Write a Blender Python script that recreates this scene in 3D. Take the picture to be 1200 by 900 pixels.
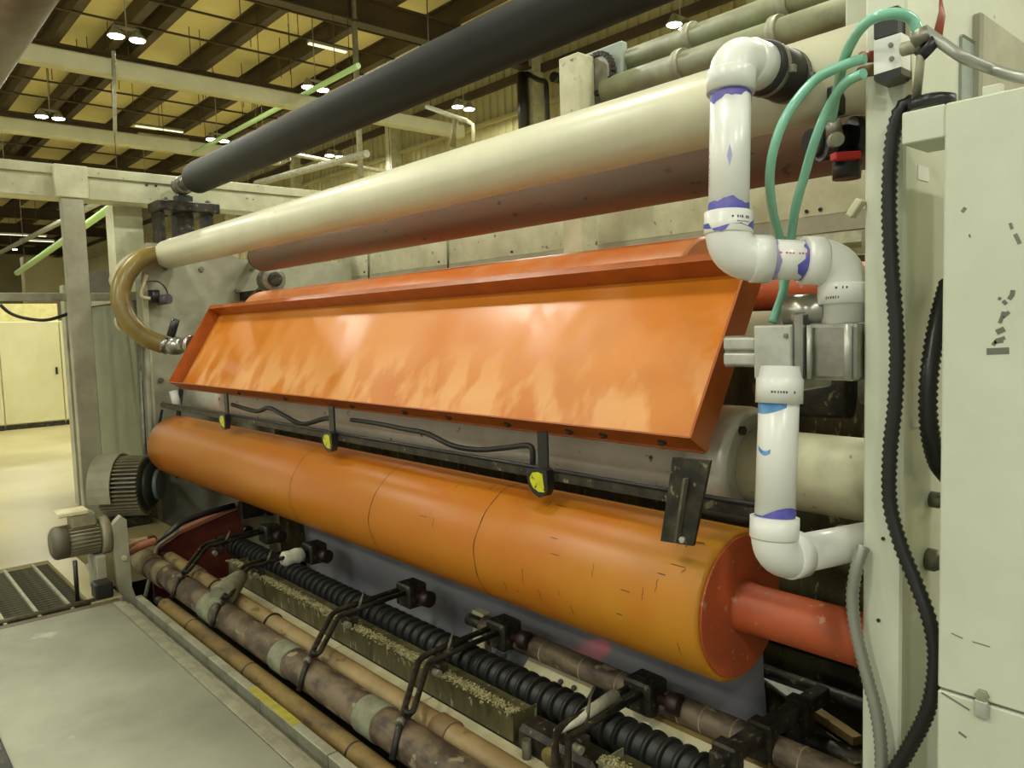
import bpy, bmesh, math, random
from mathutils import Vector, Matrix
random.seed(7)
for o in list(bpy.data.objects): bpy.data.objects.remove(o)
SC=bpy.context.scene; COL=SC.collection
# ---------------------------------------------------------------- camera, world, exposure
cam=bpy.data.cameras.new('camera'); camo=bpy.data.objects.new('camera',cam); COL.objects.link(camo)
cam.sensor_fit='HORIZONTAL'; cam.sensor_width=36.0; cam.lens=27.0; cam.clip_start=.05; cam.clip_end=300
camo.matrix_world=Matrix(((0.74720301,0.07372115,-0.6604944,0),(-0.66390041,0.0373444,-0.74688797,0),(-0.03039567,0.99657944,0.07684735,1.6),(0,0,0,1)))
SC.camera=camo
w=bpy.data.worlds.new('world'); SC.world=w; w.use_nodes=True
w.node_tree.nodes['Background'].inputs[0].default_value=(.86,.87,.74,1); w.node_tree.nodes['Background'].inputs[1].default_value=.68
SC.view_settings.view_transform='Standard'; SC.view_settings.look='None'; SC.view_settings.gamma=1; SC.view_settings.use_curve_mapping=False
SC.view_settings.exposure=0.0
LAMP_W=175.0; LAMP_C=(.975,1.0,.84); LENS_E=30.0
# ---------------------------------------------------------------- helpers
def lin(c):
    return tuple(((v/255)/12.92 if v/255<=.04045 else ((v/255+.055)/1.055)**2.4) for v in c)+(1,)
MATS={}
def mat(name,c1,c2=None,rough=.5,metal=0,scale=6,spot=None,spot_t=.68,spot_s=25,bump=.0,stretch=(1,1,1),rough2=None,emit=0,alpha=1,lo=.38,hi=.62,rot=(0,0,0),trans=0,coat=0):
    if name in MATS: return MATS[name]
    m=bpy.data.materials.new(name); m.use_nodes=True; nt=m.node_tree; N=nt.nodes; L=nt.links
    b=N['Principled BSDF']; b.inputs['Roughness'].default_value=rough; b.inputs['Metallic'].default_value=metal
    b.inputs['Base Color'].default_value=lin(c1)
    if trans: b.inputs['Transmission Weight'].default_value=trans
    if coat: b.inputs['Coat Weight'].default_value=coat; b.inputs['Coat Roughness'].default_value=.12
    if emit:
        b.inputs['Emission Color'].default_value=lin(c1); b.inputs['Emission Strength'].default_value=emit
    if c2 or spot or bump or rough2 is not None:
        tc=N.new('ShaderNodeTexCoord'); mp=N.new('ShaderNodeMapping'); L.new(tc.outputs['Object'],mp.inputs['Vector'])
        mp.inputs['Scale'].default_value=stretch; mp.inputs['Rotation'].default_value=rot
        n=N.new('ShaderNodeTexNoise'); n.inputs['Scale'].default_value=scale; n.inputs['Detail'].default_value=6; n.inputs['Roughness'].default_value=.62
        L.new(mp.outputs[0],n.inputs['Vector'])
        r=N.new('ShaderNodeMapRange'); r.inputs[1].default_value=lo; r.inputs[2].default_value=hi; L.new(n.outputs[0],r.inputs[0])
        col=None
        if c2:
            x=N.new('ShaderNodeMix'); x.data_type='RGBA'; x.inputs[6].default_value=lin(c1); x.inputs[7].default_value=lin(c2)
            L.new(r.outputs[0],x.inputs[0]); col=x.outputs[2]
        if spot:
            n2=N.new('ShaderNodeTexNoise'); n2.inputs['Scale'].default_value=spot_s; n2.inputs['Detail'].default_value=4; L.new(mp.outputs[0],n2.inputs['Vector'])
            r2=N.new('ShaderNodeMapRange'); r2.inputs[1].default_value=spot_t; r2.inputs[2].default_value=spot_t+.05; L.new(n2.outputs[0],r2.inputs[0])
            x2=N.new('ShaderNodeMix'); x2.data_type='RGBA'; x2.inputs[7].default_value=lin(spot); L.new(r2.outputs[0],x2.inputs[0])
            if col: L.new(col,x2.inputs[6])
            else: x2.inputs[6].default_value=lin(c1)
            col=x2.outputs[2]
        if col: L.new(col,b.inputs['Base Color'])
        if rough2 is not None:
            r3=N.new('ShaderNodeMapRange'); r3.inputs[1].default_value=lo; r3.inputs[2].default_value=hi; r3.inputs[3].default_value=rough; r3.inputs[4].default_value=rough2
            L.new(n.outputs[0],r3.inputs[0]); L.new(r3.outputs[0],b.inputs['Roughness'])
        if bump:
            bp=N.new('ShaderNodeBump'); bp.inputs['Strength'].default_value=bump; bp.inputs['Distance'].default_value=.02
            L.new(n.outputs[0],bp.inputs['Height']); L.new(bp.outputs[0],b.inputs['Normal'])
    MATS[name]=m; return m
def V(*a): return Vector(a if len(a)==3 else a[0])
def new(): return bmesh.new()
def box(bm,mn,mx,bev=0,seg=1):
    mn=V(mn);mx=V(mx)
    g=bmesh.ops.create_cube(bm,size=1)
    vs=g['verts']
    bmesh.ops.scale(bm,verts=vs,vec=mx-mn); bmesh.ops.translate(bm,verts=vs,vec=(mn+mx)/2)
    if bev:
        es=list({e for v in vs for e in v.link_edges})
        bmesh.ops.bevel(bm,geom=es,offset=bev,segments=seg,affect='EDGES',profile=.5)
    return bm
def obox(bm,p0,p1,wd,ht,up=(0,0,1),bev=0):
    # oriented bar from p0 to p1, wd across, ht along 'up'
    p0=V(p0);p1=V(p1);d=(p1-p0);Ln=d.length;d.normalize();up=V(up)
    s=d.cross(up).normalized();u=s.cross(d).normalized()
    g=bmesh.ops.create_cube(bm,size=1);vs=g['verts']
    M=Matrix(((d.x*Ln,s.x*wd,u.x*ht,(p0.x+p1.x)/2),(d.y*Ln,s.y*wd,u.y*ht,(p0.y+p1.y)/2),(d.z*Ln,s.z*wd,u.z*ht,(p0.z+p1.z)/2),(0,0,0,1)))
    if bev:
        pass
    bmesh.ops.transform(bm,verts=vs,matrix=M)
    if bev:
        es=list({e for v in vs for e in v.link_edges}); bmesh.ops.bevel(bm,geom=es,offset=bev,segments=2,affect='EDGES',profile=.5)
    return bm
def frame(d):
    d=d.normalized(); a=V(0,0,1) if abs(d.z)<.9 else V(1,0,0)
    s=d.cross(a).normalized(); return s,s.cross(d).normalized()
def tube(bm,pts,r,seg=12,caps=True,radii=None):
    pts=[V(p) for p in pts]; n=len(pts); rings=[]
    t=[(pts[min(i+1,n-1)]-pts[max(i-1,0)]).normalized() for i in range(n)]
    s,u=frame(t[0])
    for i in range(n):
        if i:
            s=(s-t[i]*s.dot(t[i])).normalized(); u=s.cross(t[i]).normalized()
        rr=radii[i] if radii else r
        rings.append([bm.verts.new(pts[i]+(s*math.cos(k*2*math.pi/seg)+u*math.sin(k*2*math.pi/seg))*rr) for k in range(seg)])
    for a,b in zip(rings,rings[1:]):
        for k in range(seg):
            f=bm.faces.new((a[k],a[(k+1)%seg],b[(k+1)%seg],b[k])); f.smooth=True
    if caps:
        bm.faces.new(rings[0][::-1]); bm.faces.new(rings[-1])
    bmesh.ops.recalc_face_normals(bm,faces=bm.faces)
    return bm
def cyl(bm,p0,p1,r,seg=24,r1=None):
    return tube(bm,[p0,p1],r,seg,True,[r,r if r1 is None else r1])
def lathe(bm,p0,d,prof,seg=32):
    # prof: list of (t along d, radius)
    p0=V(p0);d=V(d).normalized();s,u=frame(d);rings=[]
    for t,r in prof:
        rings.append([bm.verts.new(p0+d*t+(s*math.cos(k*2*math.pi/seg)+u*math.sin(k*2*math.pi/seg))*max(r,1e-4)) for k in range(seg)])
    for i,(a,b) in enumerate(zip(rings,rings[1:])):
        for k in range(seg):
            f=bm.faces.new((a[k],a[(k+1)%seg],b[(k+1)%seg],b[k])); f.smooth=abs(prof[i][1]-prof[i+1][1])<abs(prof[i][0]-prof[i+1][0])*2
    bm.faces.new(rings[0][::-1]); bm.faces.new(rings[-1])
    bmesh.ops.recalc_face_normals(bm,faces=bm.faces)
    return bm
def ring(bm,c,d,R,r,seg=28,rs=6):
    c=V(c);d=V(d).normalized();s,u=frame(d);rr=[]
    for k in range(seg):
        a=k*2*math.pi/seg;e=s*math.cos(a)+u*math.sin(a)
        rr.append([bm.verts.new(c+e*(R+r*math.cos(j*2*math.pi/rs))+d*(r*math.sin(j*2*math.pi/rs))) for j in range(rs)])
    for k in range(seg):
        A=rr[k];B=rr[(k+1)%seg]
        for j in range(rs):
            f=bm.faces.new((A[j],A[(j+1)%rs],B[(j+1)%rs],B[j])); f.smooth=True
    bmesh.ops.recalc_face_normals(bm,faces=bm.faces)
    return bm
def spline(P,n=8):
    P=[V(p) for p in P]; out=[]
    for i in range(len(P)-1):
        a=P[max(i-1,0)];b=P[i];c=P[i+1];d=P[min(i+2,len(P)-1)]
        for k in range(n):
            t=k/n; out.append(.5*((2*b)+(c-a)*t+(2*a-5*b+4*c-d)*t*t+(3*b-a-3*c+d)*t**3))
    out.append(P[-1]); return out
def bend(P,R,n=8):
    # polyline with rounded corners
    P=[V(p) for p in P]; out=[P[0]]
    for i in range(1,len(P)-1):
        a=(P[i-1]-P[i]).normalized();c=(P[i+1]-P[i]).normalized()
        p=P[i]+a*R;q=P[i]+c*R
        for k in range(n+1):
            t=k/n; out.append(p*(1-t)**2+P[i]*2*t*(1-t)+q*t*t)
    out.append(P[-1]); return out
def resample(P,step):
    P=[V(p) for p in P]; out=[P[0]]; acc=0
    for a,b in zip(P,P[1:]):
        L=(b-a).length; t=step-acc
        while t<=L:
            out.append(a+(b-a)*(t/L)); t+=step
        acc=(acc+L)%step
    return out
def prism(bm,prof,y0,y1,axis='y'):
    # closed (x,z) profile swept along y (or (y,z) along x)
    f=(lambda a,b,t:(a,t,b)) if axis=='y' else (lambda a,b,t:(t,a,b))
    A=[bm.verts.new(f(a,b,y0)) for a,b in prof];B=[bm.verts.new(f(a,b,y1)) for a,b in prof];n=len(prof)
    for k in range(n): bm.faces.new((A[k],A[(k+1)%n],B[(k+1)%n],B[k]))
    bm.faces.new(A[::-1]);bm.faces.new(B); bmesh.ops.recalc_face_normals(bm,faces=bm.faces)
    return bm
WL={}
def obj(name,bm,m,parent=None,label=None):
    vs=bm.verts
    lo=Vector((min(v.co.x for v in vs),min(v.co.y for v in vs),min(v.co.z for v in vs)));hi=Vector((max(v.co.x for v in vs),max(v.co.y for v in vs),max(v.co.z for v in vs)))
    c=(lo+hi)/2
    bmesh.ops.translate(bm,verts=bm.verts,vec=-c)
    me=bpy.data.meshes.new(name); bm.to_mesh(me); bm.free(); me.materials.append(m)
    o=bpy.data.objects.new(name,me); COL.objects.link(o)
    WL[o.name]=c.copy()
    if parent: o.parent=parent; o.location=c-WL[parent.name]
    else: o.location=c
    if label: o['label']=label
    return o
def tag(o,label,cat,group=None,kind=None):
    o['label']=label;o['category']=cat
    if group:o['group']=group
    if kind:o['kind']=kind
    return o
def thing(name,loc,label,cat,group=None):
    o=bpy.data.objects.new(name,None); COL.objects.link(o); o.location=loc; WL[o.name]=V(loc); o.empty_display_size=.1
    return tag(o,label,cat,group)
def struct(name,bm,m):
    o=obj(name,bm,m); o['kind']='structure'; return o
def dup(o,delta,label=None,parent=None):
    c=o.copy(); COL.objects.link(c)
    if parent: c.parent=parent
    else: c.location=o.location+V(delta)
    if label: c['label']=label
    for ch in list(o.children):
        if ch.name in WL: dup(ch,(0,0,0),None,c)
    return c
def shell(bm,p,d,r,edges,a0=0,a1=2*math.pi,n=40):
    # thin painted-on patch that hugs a pipe; edges(a)->(t0,t1) along d
    p=V(p);d=V(d).normalized();s,u=frame(d);prev=None
    for k in range(n+1):
        a=a0+(a1-a0)*k/n;e=(s*math.cos(a)+u*math.sin(a))*r;t0,t1=edges(a)
        cur=(bm.verts.new(p+e+d*t0),bm.verts.new(p+e+d*t1))
        if prev: f=bm.faces.new((prev[0],cur[0],cur[1],prev[1]));f.smooth=True
        prev=cur
    return bm
def bolt(bm,c,d,r,h):
    return tube(bm,[V(c),V(c)+V(d).normalized()*h],r,6)

# ---------------------------------------------------------------- materials
CREAM=mat('cream_paint',(206,205,174),(184,182,150),.45,0,5,spot=(120,114,92),spot_t=.675,spot_s=18)
BOXP=mat('pale_green_grey_paint',(205,208,190),(196,199,180),.42,0,3,spot=(120,118,100),spot_t=.74,spot_s=14)
GREYP=mat('grey_frame_paint',(172,170,148),(152,150,128),.5,0,4,spot=(110,106,88),spot_t=.73,spot_s=12)
OLIVEP=mat('olive_grey_paint',(112,117,92),(100,104,80),.5,0,2)
ROLLO=mat('orange_roll_cover',(186,104,18),(188,120,24),.36,0,2.2,spot=(90,46,14),spot_t=.76,spot_s=9,stretch=(1,.35,1),bump=.03,lo=.35,hi=.7)
ENDO=mat('scuffed_red_orange',(182,84,44),(166,80,48),.5,0,6,spot=(188,130,98),spot_t=.635,spot_s=26,lo=.4,hi=.7)
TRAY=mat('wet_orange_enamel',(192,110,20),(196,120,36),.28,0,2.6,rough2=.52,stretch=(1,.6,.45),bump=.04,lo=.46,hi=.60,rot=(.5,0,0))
# streaky dried pulp film, with the pale ceiling reflection painted in towards the low edge
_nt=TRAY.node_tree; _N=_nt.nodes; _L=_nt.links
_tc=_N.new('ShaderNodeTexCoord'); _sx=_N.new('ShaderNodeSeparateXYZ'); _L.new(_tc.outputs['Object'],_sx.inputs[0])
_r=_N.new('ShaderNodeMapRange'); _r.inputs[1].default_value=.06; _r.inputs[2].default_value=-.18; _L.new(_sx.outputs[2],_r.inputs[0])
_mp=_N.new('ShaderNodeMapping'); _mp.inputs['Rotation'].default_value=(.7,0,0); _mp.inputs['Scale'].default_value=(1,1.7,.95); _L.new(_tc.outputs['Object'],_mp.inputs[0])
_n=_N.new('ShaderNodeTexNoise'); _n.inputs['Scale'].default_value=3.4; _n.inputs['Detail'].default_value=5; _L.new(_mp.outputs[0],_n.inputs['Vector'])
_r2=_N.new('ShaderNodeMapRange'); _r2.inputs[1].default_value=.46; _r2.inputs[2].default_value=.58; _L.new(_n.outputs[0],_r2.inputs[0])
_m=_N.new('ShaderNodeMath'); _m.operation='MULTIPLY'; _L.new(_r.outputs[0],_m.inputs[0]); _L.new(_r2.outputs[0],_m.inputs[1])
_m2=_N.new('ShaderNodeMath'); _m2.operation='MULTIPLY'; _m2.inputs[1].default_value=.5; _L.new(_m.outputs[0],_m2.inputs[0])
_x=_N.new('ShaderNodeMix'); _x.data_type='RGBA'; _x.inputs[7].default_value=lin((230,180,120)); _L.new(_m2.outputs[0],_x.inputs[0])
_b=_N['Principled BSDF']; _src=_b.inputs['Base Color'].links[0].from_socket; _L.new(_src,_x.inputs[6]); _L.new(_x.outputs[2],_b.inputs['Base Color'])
_nt=ROLLO.node_tree; _N=_nt.nodes; _L=_nt.links
# the cover has worn to yellow towards its near end
_tc=_N.new('ShaderNodeTexCoord'); _sx=_N.new('ShaderNodeSeparateXYZ'); _L.new(_tc.outputs['Object'],_sx.inputs[0])
_n=_N.new('ShaderNodeTexNoise'); _n.inputs['Scale'].default_value=2.5; _n.inputs['Detail'].default_value=4; _L.new(_tc.outputs['Object'],_n.inputs['Vector'])
_r=_N.new('ShaderNodeMapRange'); _r.inputs[1].default_value=-.6; _r.inputs[2].default_value=-2.75; _r.inputs[3].default_value=-.3; _r.inputs[4].default_value=.22; _L.new(_sx.outputs[1],_r.inputs[0])
_a=_N.new('ShaderNodeMath'); _a.operation='ADD'; _L.new(_r.outputs[0],_a.inputs[0]); _L.new(_n.outputs[0],_a.inputs[1])
_r2=_N.new('ShaderNodeMapRange'); _r2.inputs[1].default_value=.45; _r2.inputs[2].default_value=1.0; _L.new(_a.outputs[0],_r2.inputs[0])
_x=_N.new('ShaderNodeMix'); _x.data_type='RGBA'; _x.inputs[7].default_value=lin((196,138,36)); _L.new(_r2.outputs[0],_x.inputs[0])
_b=_N['Principled BSDF']; _src=_b.inputs['Base Color'].links[0].from_socket; _L.new(_src,_x.inputs[6]); _L.new(_x.outputs[2],_b.inputs['Base Color'])
TRAYR=mat('orange_enamel_rim',(168,84,24),(146,72,22),.35,0,7,spot=(120,60,30),spot_t=.66)
PVC=mat('white_pvc',(226,226,222),None,.28)
HEAD=mat('white_header_paint',(212,208,182),(204,200,176),.32,0,3,spot=(120,112,95),spot_t=.73,spot_s=22)
REDP=mat('dull_pink_grey_steel',(120,100,88),(132,92,76),.42,.15,4,spot=(80,72,66),spot_t=.66,stretch=(1,.4,1))
RUB=mat('black_rubber',(27,27,25),(36,36,33),.55,0,8)
BLK=mat('black_plastic',(30,30,31),None,.35)
BLKM=mat('grimy_black_steel',(36,34,29),(66,60,48),.5,.3,16,spot=(124,116,92),spot_t=.635,spot_s=34,lo=.42,hi=.6)
ALU=mat('cast_aluminium',(196,196,188),(168,168,160),.36,.35,7)
STEEL=mat('dull_steel',(150,148,135),(110,107,95),.45,.6,9)
STAIN=mat('stainless',(168,166,158),(140,138,128),.28,.85,7)
WROLL=mat('white_roll',(222,222,212),(206,206,194),.5,0,4,spot=(70,68,60),spot_t=.66,spot_s=16)
BROWN=mat('dirty_brown_roll',(118,102,80),(70,58,48),.6,0,11,spot=(150,136,108),spot_t=.62,spot_s=16,bump=.15,stretch=(1,.6,1),lo=.42,hi=.6)
TAN=mat('tan_roll',(168,146,102),(140,118,80),.5,0,7,spot=(116,96,64),spot_t=.64,spot_s=18,stretch=(1,.5,1))
OCHRE=mat('ochre_bar',(134,110,58),(96,76,40),.6,0,10,spot=(80,64,36),spot_t=.64,spot_s=20,stretch=(1,.4,1))
IVORY=mat('ivory_strip',(214,206,172),(200,190,150),.5,0,8)
TROU=mat('grimy_olive_trough',(98,92,60),(62,58,38),.5,.1,9,spot=(150,144,108),spot_t=.62,spot_s=30,stretch=(1,1,.4))
DEBRIS=mat('pulp_debris',(186,180,136),(130,122,78),.8,0,40)
SPIR=mat('dark_spiral_rubber',(52,52,48),(40,40,38),.5,0,9)
GALV=mat('galvanised',(164,162,140),(140,138,118),.5,.25,12)
GALVD=mat('dark_galvanised',(108,104,84),(82,78,62),.6,.3,12)
CONC=mat('platform_concrete',(144,144,126),(116,116,100),.7,0,1.6,spot=(156,154,138),spot_t=.70,spot_s=3,bump=.05,lo=.3,hi=.7)
FLOORM=mat('polished_plant_floor',(184,172,126),(168,156,112),.3,0,.8)
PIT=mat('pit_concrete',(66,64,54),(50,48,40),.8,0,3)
DARKG=mat('dark_tread_steel',(58,60,54),(84,86,76),.5,.3,30,bump=.3)
DECK=mat('ceiling_deck',(222,210,154),(212,198,142),.7,0,.4)
JOI=mat('brown_steel',(74,60,40),(62,50,34),.6,0,1)
WALLM=mat('beige_siding',(182,174,128),(170,160,116),.6,0,.5)
PAPER=mat('grey_paper_web',(204,204,212),(188,186,194),.6,0,2)
AQUA=mat('aqua_tube',(138,196,172),(120,182,160),.2,0,3)
AMBER=mat('amber_hose',(136,118,62),(116,98,48),.3,0,4)
PURP=mat('purple_primer',(112,100,180),(70,80,176),.4,0,16)
BLUE=mat('blue_primer',(60,120,190),(110,160,205),.4,0,16)
LILAC=mat('lilac_primer',(176,160,200),(150,134,190),.4,0,16)
RED=mat('red_handle',(176,30,34),None,.4)
DRED=mat('dark_red_plate',(110,42,28),(84,34,24),.55,0,6)
YEL=mat('yellow_green_label',(206,206,40),(190,186,30),.45,0,20,spot=(40,50,20),spot_t=.62,spot_s=60)
WTAPE=mat('white_wrap',(222,220,200),(200,196,170),.8,0,30,bump=.4)
CONDH=mat('grey_flex_conduit',(150,150,142),None,.4,.4)
INK=mat('grey_marker_ink',(108,104,96),None,.6)
PRINTK=mat('dark_print',(70,70,78),None,.6)
PRINTR=mat('red_print',(180,90,110),None,.6)
MOTG=mat('motor_grey',(156,150,124),(132,126,102),.5,.2,8)
MOTD=mat('motor_dark_green',(42,48,44),(56,60,54),.45,.2,8)
BLUEG=mat('blue_grey_paint',(150,160,150),(134,144,134),.5,0,5)
GREEN=mat('green_conduit',(164,196,128),None,.4)
LOCK=mat('cabinet_cream',(214,208,166),(206,200,156),.45,0,2)
TUBEM=mat('strip_tube',(250,250,225),emit=.9)
DUCT=mat('pale_duct',(176,172,138),(164,160,126),.5,0,1.5)
LENS=mat('lamp_lens',(255,252,226),emit=LENS_E)
COPPER=mat('copper_red_hose',(140,62,40),None,.4)
CLOTH=mat('crusty_grey_cover',(140,142,116),(112,112,90),.85,0,14,bump=.4)

# ---------------------------------------------------------------- room
X0,X1,Y0,Y1=-16,13.85,-8,72
bm=new(); box(bm,(X0,5.1,-.75),(1.05,Y1,-.6))
# floor: plant floor around the pit, platform in front
fl=new(); box(fl,(X0,6.35,-.3),(2.03,Y1,0)); box(fl,(2.03,8.95,-.3),(X1,Y1,0)); box(fl,(1.07,5.1,-.3),(1.24,6.35,0)); box(fl,(4.2,Y0,-.3),(X1,8.95,0)); box(fl,(X0,5.02,-.3),(-1.6,6.35,0))
bm.free()
FLOOR=struct('floor',fl,FLOORM)
pf=new(); box(pf,(X0,Y0,-.3),(1.16,5.02,0))
struct('floor_platform',pf,CONC)
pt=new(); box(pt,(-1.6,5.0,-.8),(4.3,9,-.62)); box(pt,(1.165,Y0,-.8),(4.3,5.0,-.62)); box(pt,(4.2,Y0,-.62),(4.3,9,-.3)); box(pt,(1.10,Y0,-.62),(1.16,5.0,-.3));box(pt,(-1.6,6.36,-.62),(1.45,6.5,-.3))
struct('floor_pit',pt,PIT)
ce=new(); box(ce,(X0,Y0,8.9),(X1,Y1,9.0)); CEIL=struct('ceiling',ce,DECK)
jx=[-14.1+1.68*k for k in range(17)]
for k,x in enumerate(jx):
    b=new(); box(b,(x-.11,Y0,8.87),(x+.11,Y1,8.9)); box(b,(x-.02,Y0,8.44),(x+.02,Y1,8.87)); box(b,(x-.10,Y0,8.40),(x+.10,Y1,8.44)); obj('joist',b,JOI,CEIL)
for x in (5.5,):
    b=new(); box(b,(x-.10,Y0,8.40),(x+.10,Y1,8.44)); box(b,(x-.02,Y0,8.44),(x+.02,Y1,8.87)); obj('joist',b,JOI,CEIL)
for y in (1.2,7.9,14.2,20.6,27.4,33.9,40.4,46.9,53.4,59.9,66.4):
    b=new(); box(b,(X0,y-.14,8.36),(X1,y+.14,8.4)); box(b,(X0,y-.03,7.90),(X1,y+.03,8.36)); box(b,(X0,y-.14,7.86),(X1,y+.14,7.90)); obj('girder',b,JOI,CEIL)
for y in (3.4,5.4,9.9,11.9,15.6,16.8,18.3,22.2,23.6,25.2,29.5,31.6,36,38):
    b=new(); cyl(b,(X0,y,8.38),(X1,y,8.38),.028,8); obj('bridging_rod',b,JOI,CEIL)
for k in range(34):
    rn=random.Random(k); x=rn.uniform(3.5,13); y=rn.uniform(13.5,25); L_=rn.uniform(.5,1.3)
    b=new(); cyl(b,(x,y,8.88-L_),(x,y,8.89),.010,5); obj('hanger_rod',b,JOI,CEIL)
wr=new(); n=int((Y1-Y0)/.3)
pr=[]
for k in range(n):
    y=Y0+k*.3; pr+=[(y,0),(y+.16,0),(y+.19,.05),(y+.27,.05)]
A=[wr.verts.new((X1-d,y,0)) for y,d in pr];B=[wr.verts.new((X1-d,y,8.9)) for y,d in pr]
for i in range(len(pr)-1): wr.faces.new((A[i],A[i+1],B[i+1],B[i]))
WR=struct('wall_right',wr,WALLM)
for z,t in ((7.93,.10),(7.05,.05),(5.7,.05),(4.4,.05),(3.0,.05)):
    b=new(); box(b,(X1-.16,Y0,z-t),(X1-.05,Y1,z+t)); obj('girt',b,JOI if z>7.5 else WALLM,WR)
for y in (8,14.2,20.6,27.2,33.7):
    b=new(); box(b,(X1-.45,y-.15,0),(X1-.06,y+.15,8.3)); obj('wall_column',b,CREAM,WR)
b=new(); box(b,(X0,Y1,0),(X1,Y1+.1,8.9)); struct('wall_far',b,WALLM)

# ---------------------------------------------------------------- ceiling lamps (real fixtures, same grid in and out of view)
lg=bpy.data.lights.new('high_bay_lamp','AREA'); lg.shape='RECTANGLE'; lg.size=.75; lg.size_y=.35; lg.energy=LAMP_W; lg.color=LAMP_C
LAMPLAB={(4.45,15.3):'twin high bay ceiling lamp, nearest and brightest, at upper left',(4.45,21.8):'twin high bay ceiling lamp just above the second cable duct at left',(8.55,16.0):'twin high bay ceiling lamp just above the black roll and green conduit',
(4.45,28.4):'twin high bay ceiling lamp hidden low at left under the gantry beam',(8.55,21.8):'twin high bay ceiling lamp over the far end of the black roll, farther back',(12.2,15.3):'twin high bay ceiling lamp between black roll and right wall, nearer one',(12.2,21.8):'twin high bay ceiling lamp by the right wall, farther one below the black roll',(12.2,8.8):'twin high bay ceiling lamp at the top edge above the guide rails',(8.55,28.4):'small far twin high bay ceiling lamp seen under the black roll at left',(8.55,41.4):'tiny far off twin high bay lamp low at left beside the gantry post',(8.55,54.4):'tiniest twin high bay lamp at the far left edge above the guard rail',(12.2,28.4):'smallest twin high bay ceiling lamp in the far corner by the right wall'}
def high_bay(x,y,z=7.0):
    lab=LAMPLAB.get((x,y),'twin high bay ceiling lamp of the rows outside the picture or far off')
    t=thing('high_bay_lamp',(x,y,z),lab,'ceiling lamp','twin high bay lamps')
    for s in (-1,1):
        b=new(); lathe(b,(x+s*.18,y,z+.16),(0,0,-1),[(0,.06),(.05,.08),(.15,.15),(.16,.15)],16); obj('housing',b,GALV,t)
        b=new(); lathe(b,(x+s*.18,y,z),(0,0,-1),[(0,.135),(.015,.125),(.02,.09)],16); obj('lens',b,LENS,t)
    b=new(); cyl(b,(x,y,z+.1),(x,y,8.89),.012,6); box(b,(x-.22,y-.03,z+.15),(x+.22,y+.03,z+.19)); obj('hanger_rod',b,GALV,t)
    l=bpy.data.objects.new('high_bay_light',lg); COL.objects.link(l); l.location=(x,y,z-.05); l.parent=None
for y in (-4.2,2.3,8.8,15.3,21.8,28.4,41.4,54.4):
    for x in (-8.0,-3.85,.3,4.45,8.55,12.2):
        if y>30 and x not in (-3.85,.3,8.55): continue
        yy=16.0 if (x==8.55 and y==15.3) else y
        high_bay(x,yy)
# fluorescent strips
def strip(x,y,z,L,lab,ax='x'):
    t=thing('strip_light',(x,y,z),lab,'strip light')
    e=(L/2,.06) if ax=='x' else (.06,L/2)
    b=new(); box(b,(x-e[0],y-e[1],z+.03),(x+e[0],y+e[1],z+.1),.01); obj('housing',b,GALV,t)
    b=new(); cyl(b,(x,y,min(z+.1,8.85)),(x,y,8.9),.008,6); obj('hanger_rod',b,JOI,t)
    b=new(); box(b,(x-e[0]*.96,y-e[1]*.8,z),(x+e[0]*.96,y+e[1]*.8,z+.03)); obj('tube',b,TUBEM,t)
strip(*(9.2000,16.5329,8.1524),1.0,'lone white strip light under the roof beside the top of the black roll')
strip(*(8.3584,26.0000,8.1269),1.5,'white strip light beyond the second girder, upper of two')
strip(*(8.2102,25.2000,7.6572),1.5,'white strip light beyond the second girder, lower of two')
strip(*(6.2119,38.0000,5.9535),2.2,'long strip light far off at the left, above the far rail')
strip(*(6.5745,36.0000,5.5234),1.2,'short strip light far off at the left behind the post')

# ---------------------------------------------------------------- pipes and trays under the roof
def pipe_thing(name,p0,p1,r,m,lab,cat='pipe',seg=16,group=None):
    b=new(); cyl(b,p0,p1,r,seg); o=obj(name,b,m); return tag(o,lab,cat,group)
def hung_pipe(name,p0,p1,r,m,lab,cat='pipe'):
    p0=V(p0);p1=V(p1); t=thing(name,(p0+p1)/2,lab,cat)
    b=new(); cyl(b,p0,p1,r,16); obj('pipe_run',b,m,t)
    for k in (.1,.9):
        q=p0.lerp(p1,k); b=new(); cyl(b,q,(q.x,q.y,8.9),.008,6); obj('hanger_rod',b,JOI,t)
    return t
b=new(); p=(2.4617,13.9000,5.9721); q=(6.7136,13.9000,5.9589); box(b,(-15,13.75,p[2]-.16),(11.0,13.98,p[2]+.12),.03); tag(obj('cable_duct',b,DUCT),'pale cable duct running across under the nearest roof girder','duct')
b=new(); p=(4.8246,20.2000,6.3368); box(b,(-15,20.1,p[2]-.18),(9.6,20.35,p[2]+.14),.03); tag(obj('cable_duct',b,DUCT),'pale cable duct running across under the second roof girder','duct')
b=new(); p=(8.1427,22.0000,6.8557); box(b,(9.7,21.8,p[2]),(9.72,21.82,8.9)); box(b,(9.0,21.5,p[2]-.25),(10.6,22.2,p[2]+.25),.04); tag(obj('unit_heater',b,GALV),'pale box unit hanging at the end of the second duct','unit')
pipe_thing('drop_conduit',(3.7776,13.7300,6.1964),(3.7172,13.7300,4.8666),.03,GALV,'thin pale conduit dropping from the nearest duct')
hung_pipe('green_conduit',(7.2,11.9,1.6+7.2*math.tan(math.radians(32.3))),(7.2,19.9,1.6+7.2*math.tan(math.radians(32.3))),.05,GREEN,'bright green conduit running back beside the black roll','conduit')
hung_pipe('green_conduit',(5.0000,31.1195,3.8860),(5.4000,18.5967,4.8771),.09,GREEN,'bright green conduit far left, seen below the white beam','conduit')
pipe_thing('grey_conduit',(6.0000,41.0077,5.5072),(6.0000,23.8176,5.4077),.09,GALV,'pale grey conduit far left beside the green one','conduit')
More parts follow.
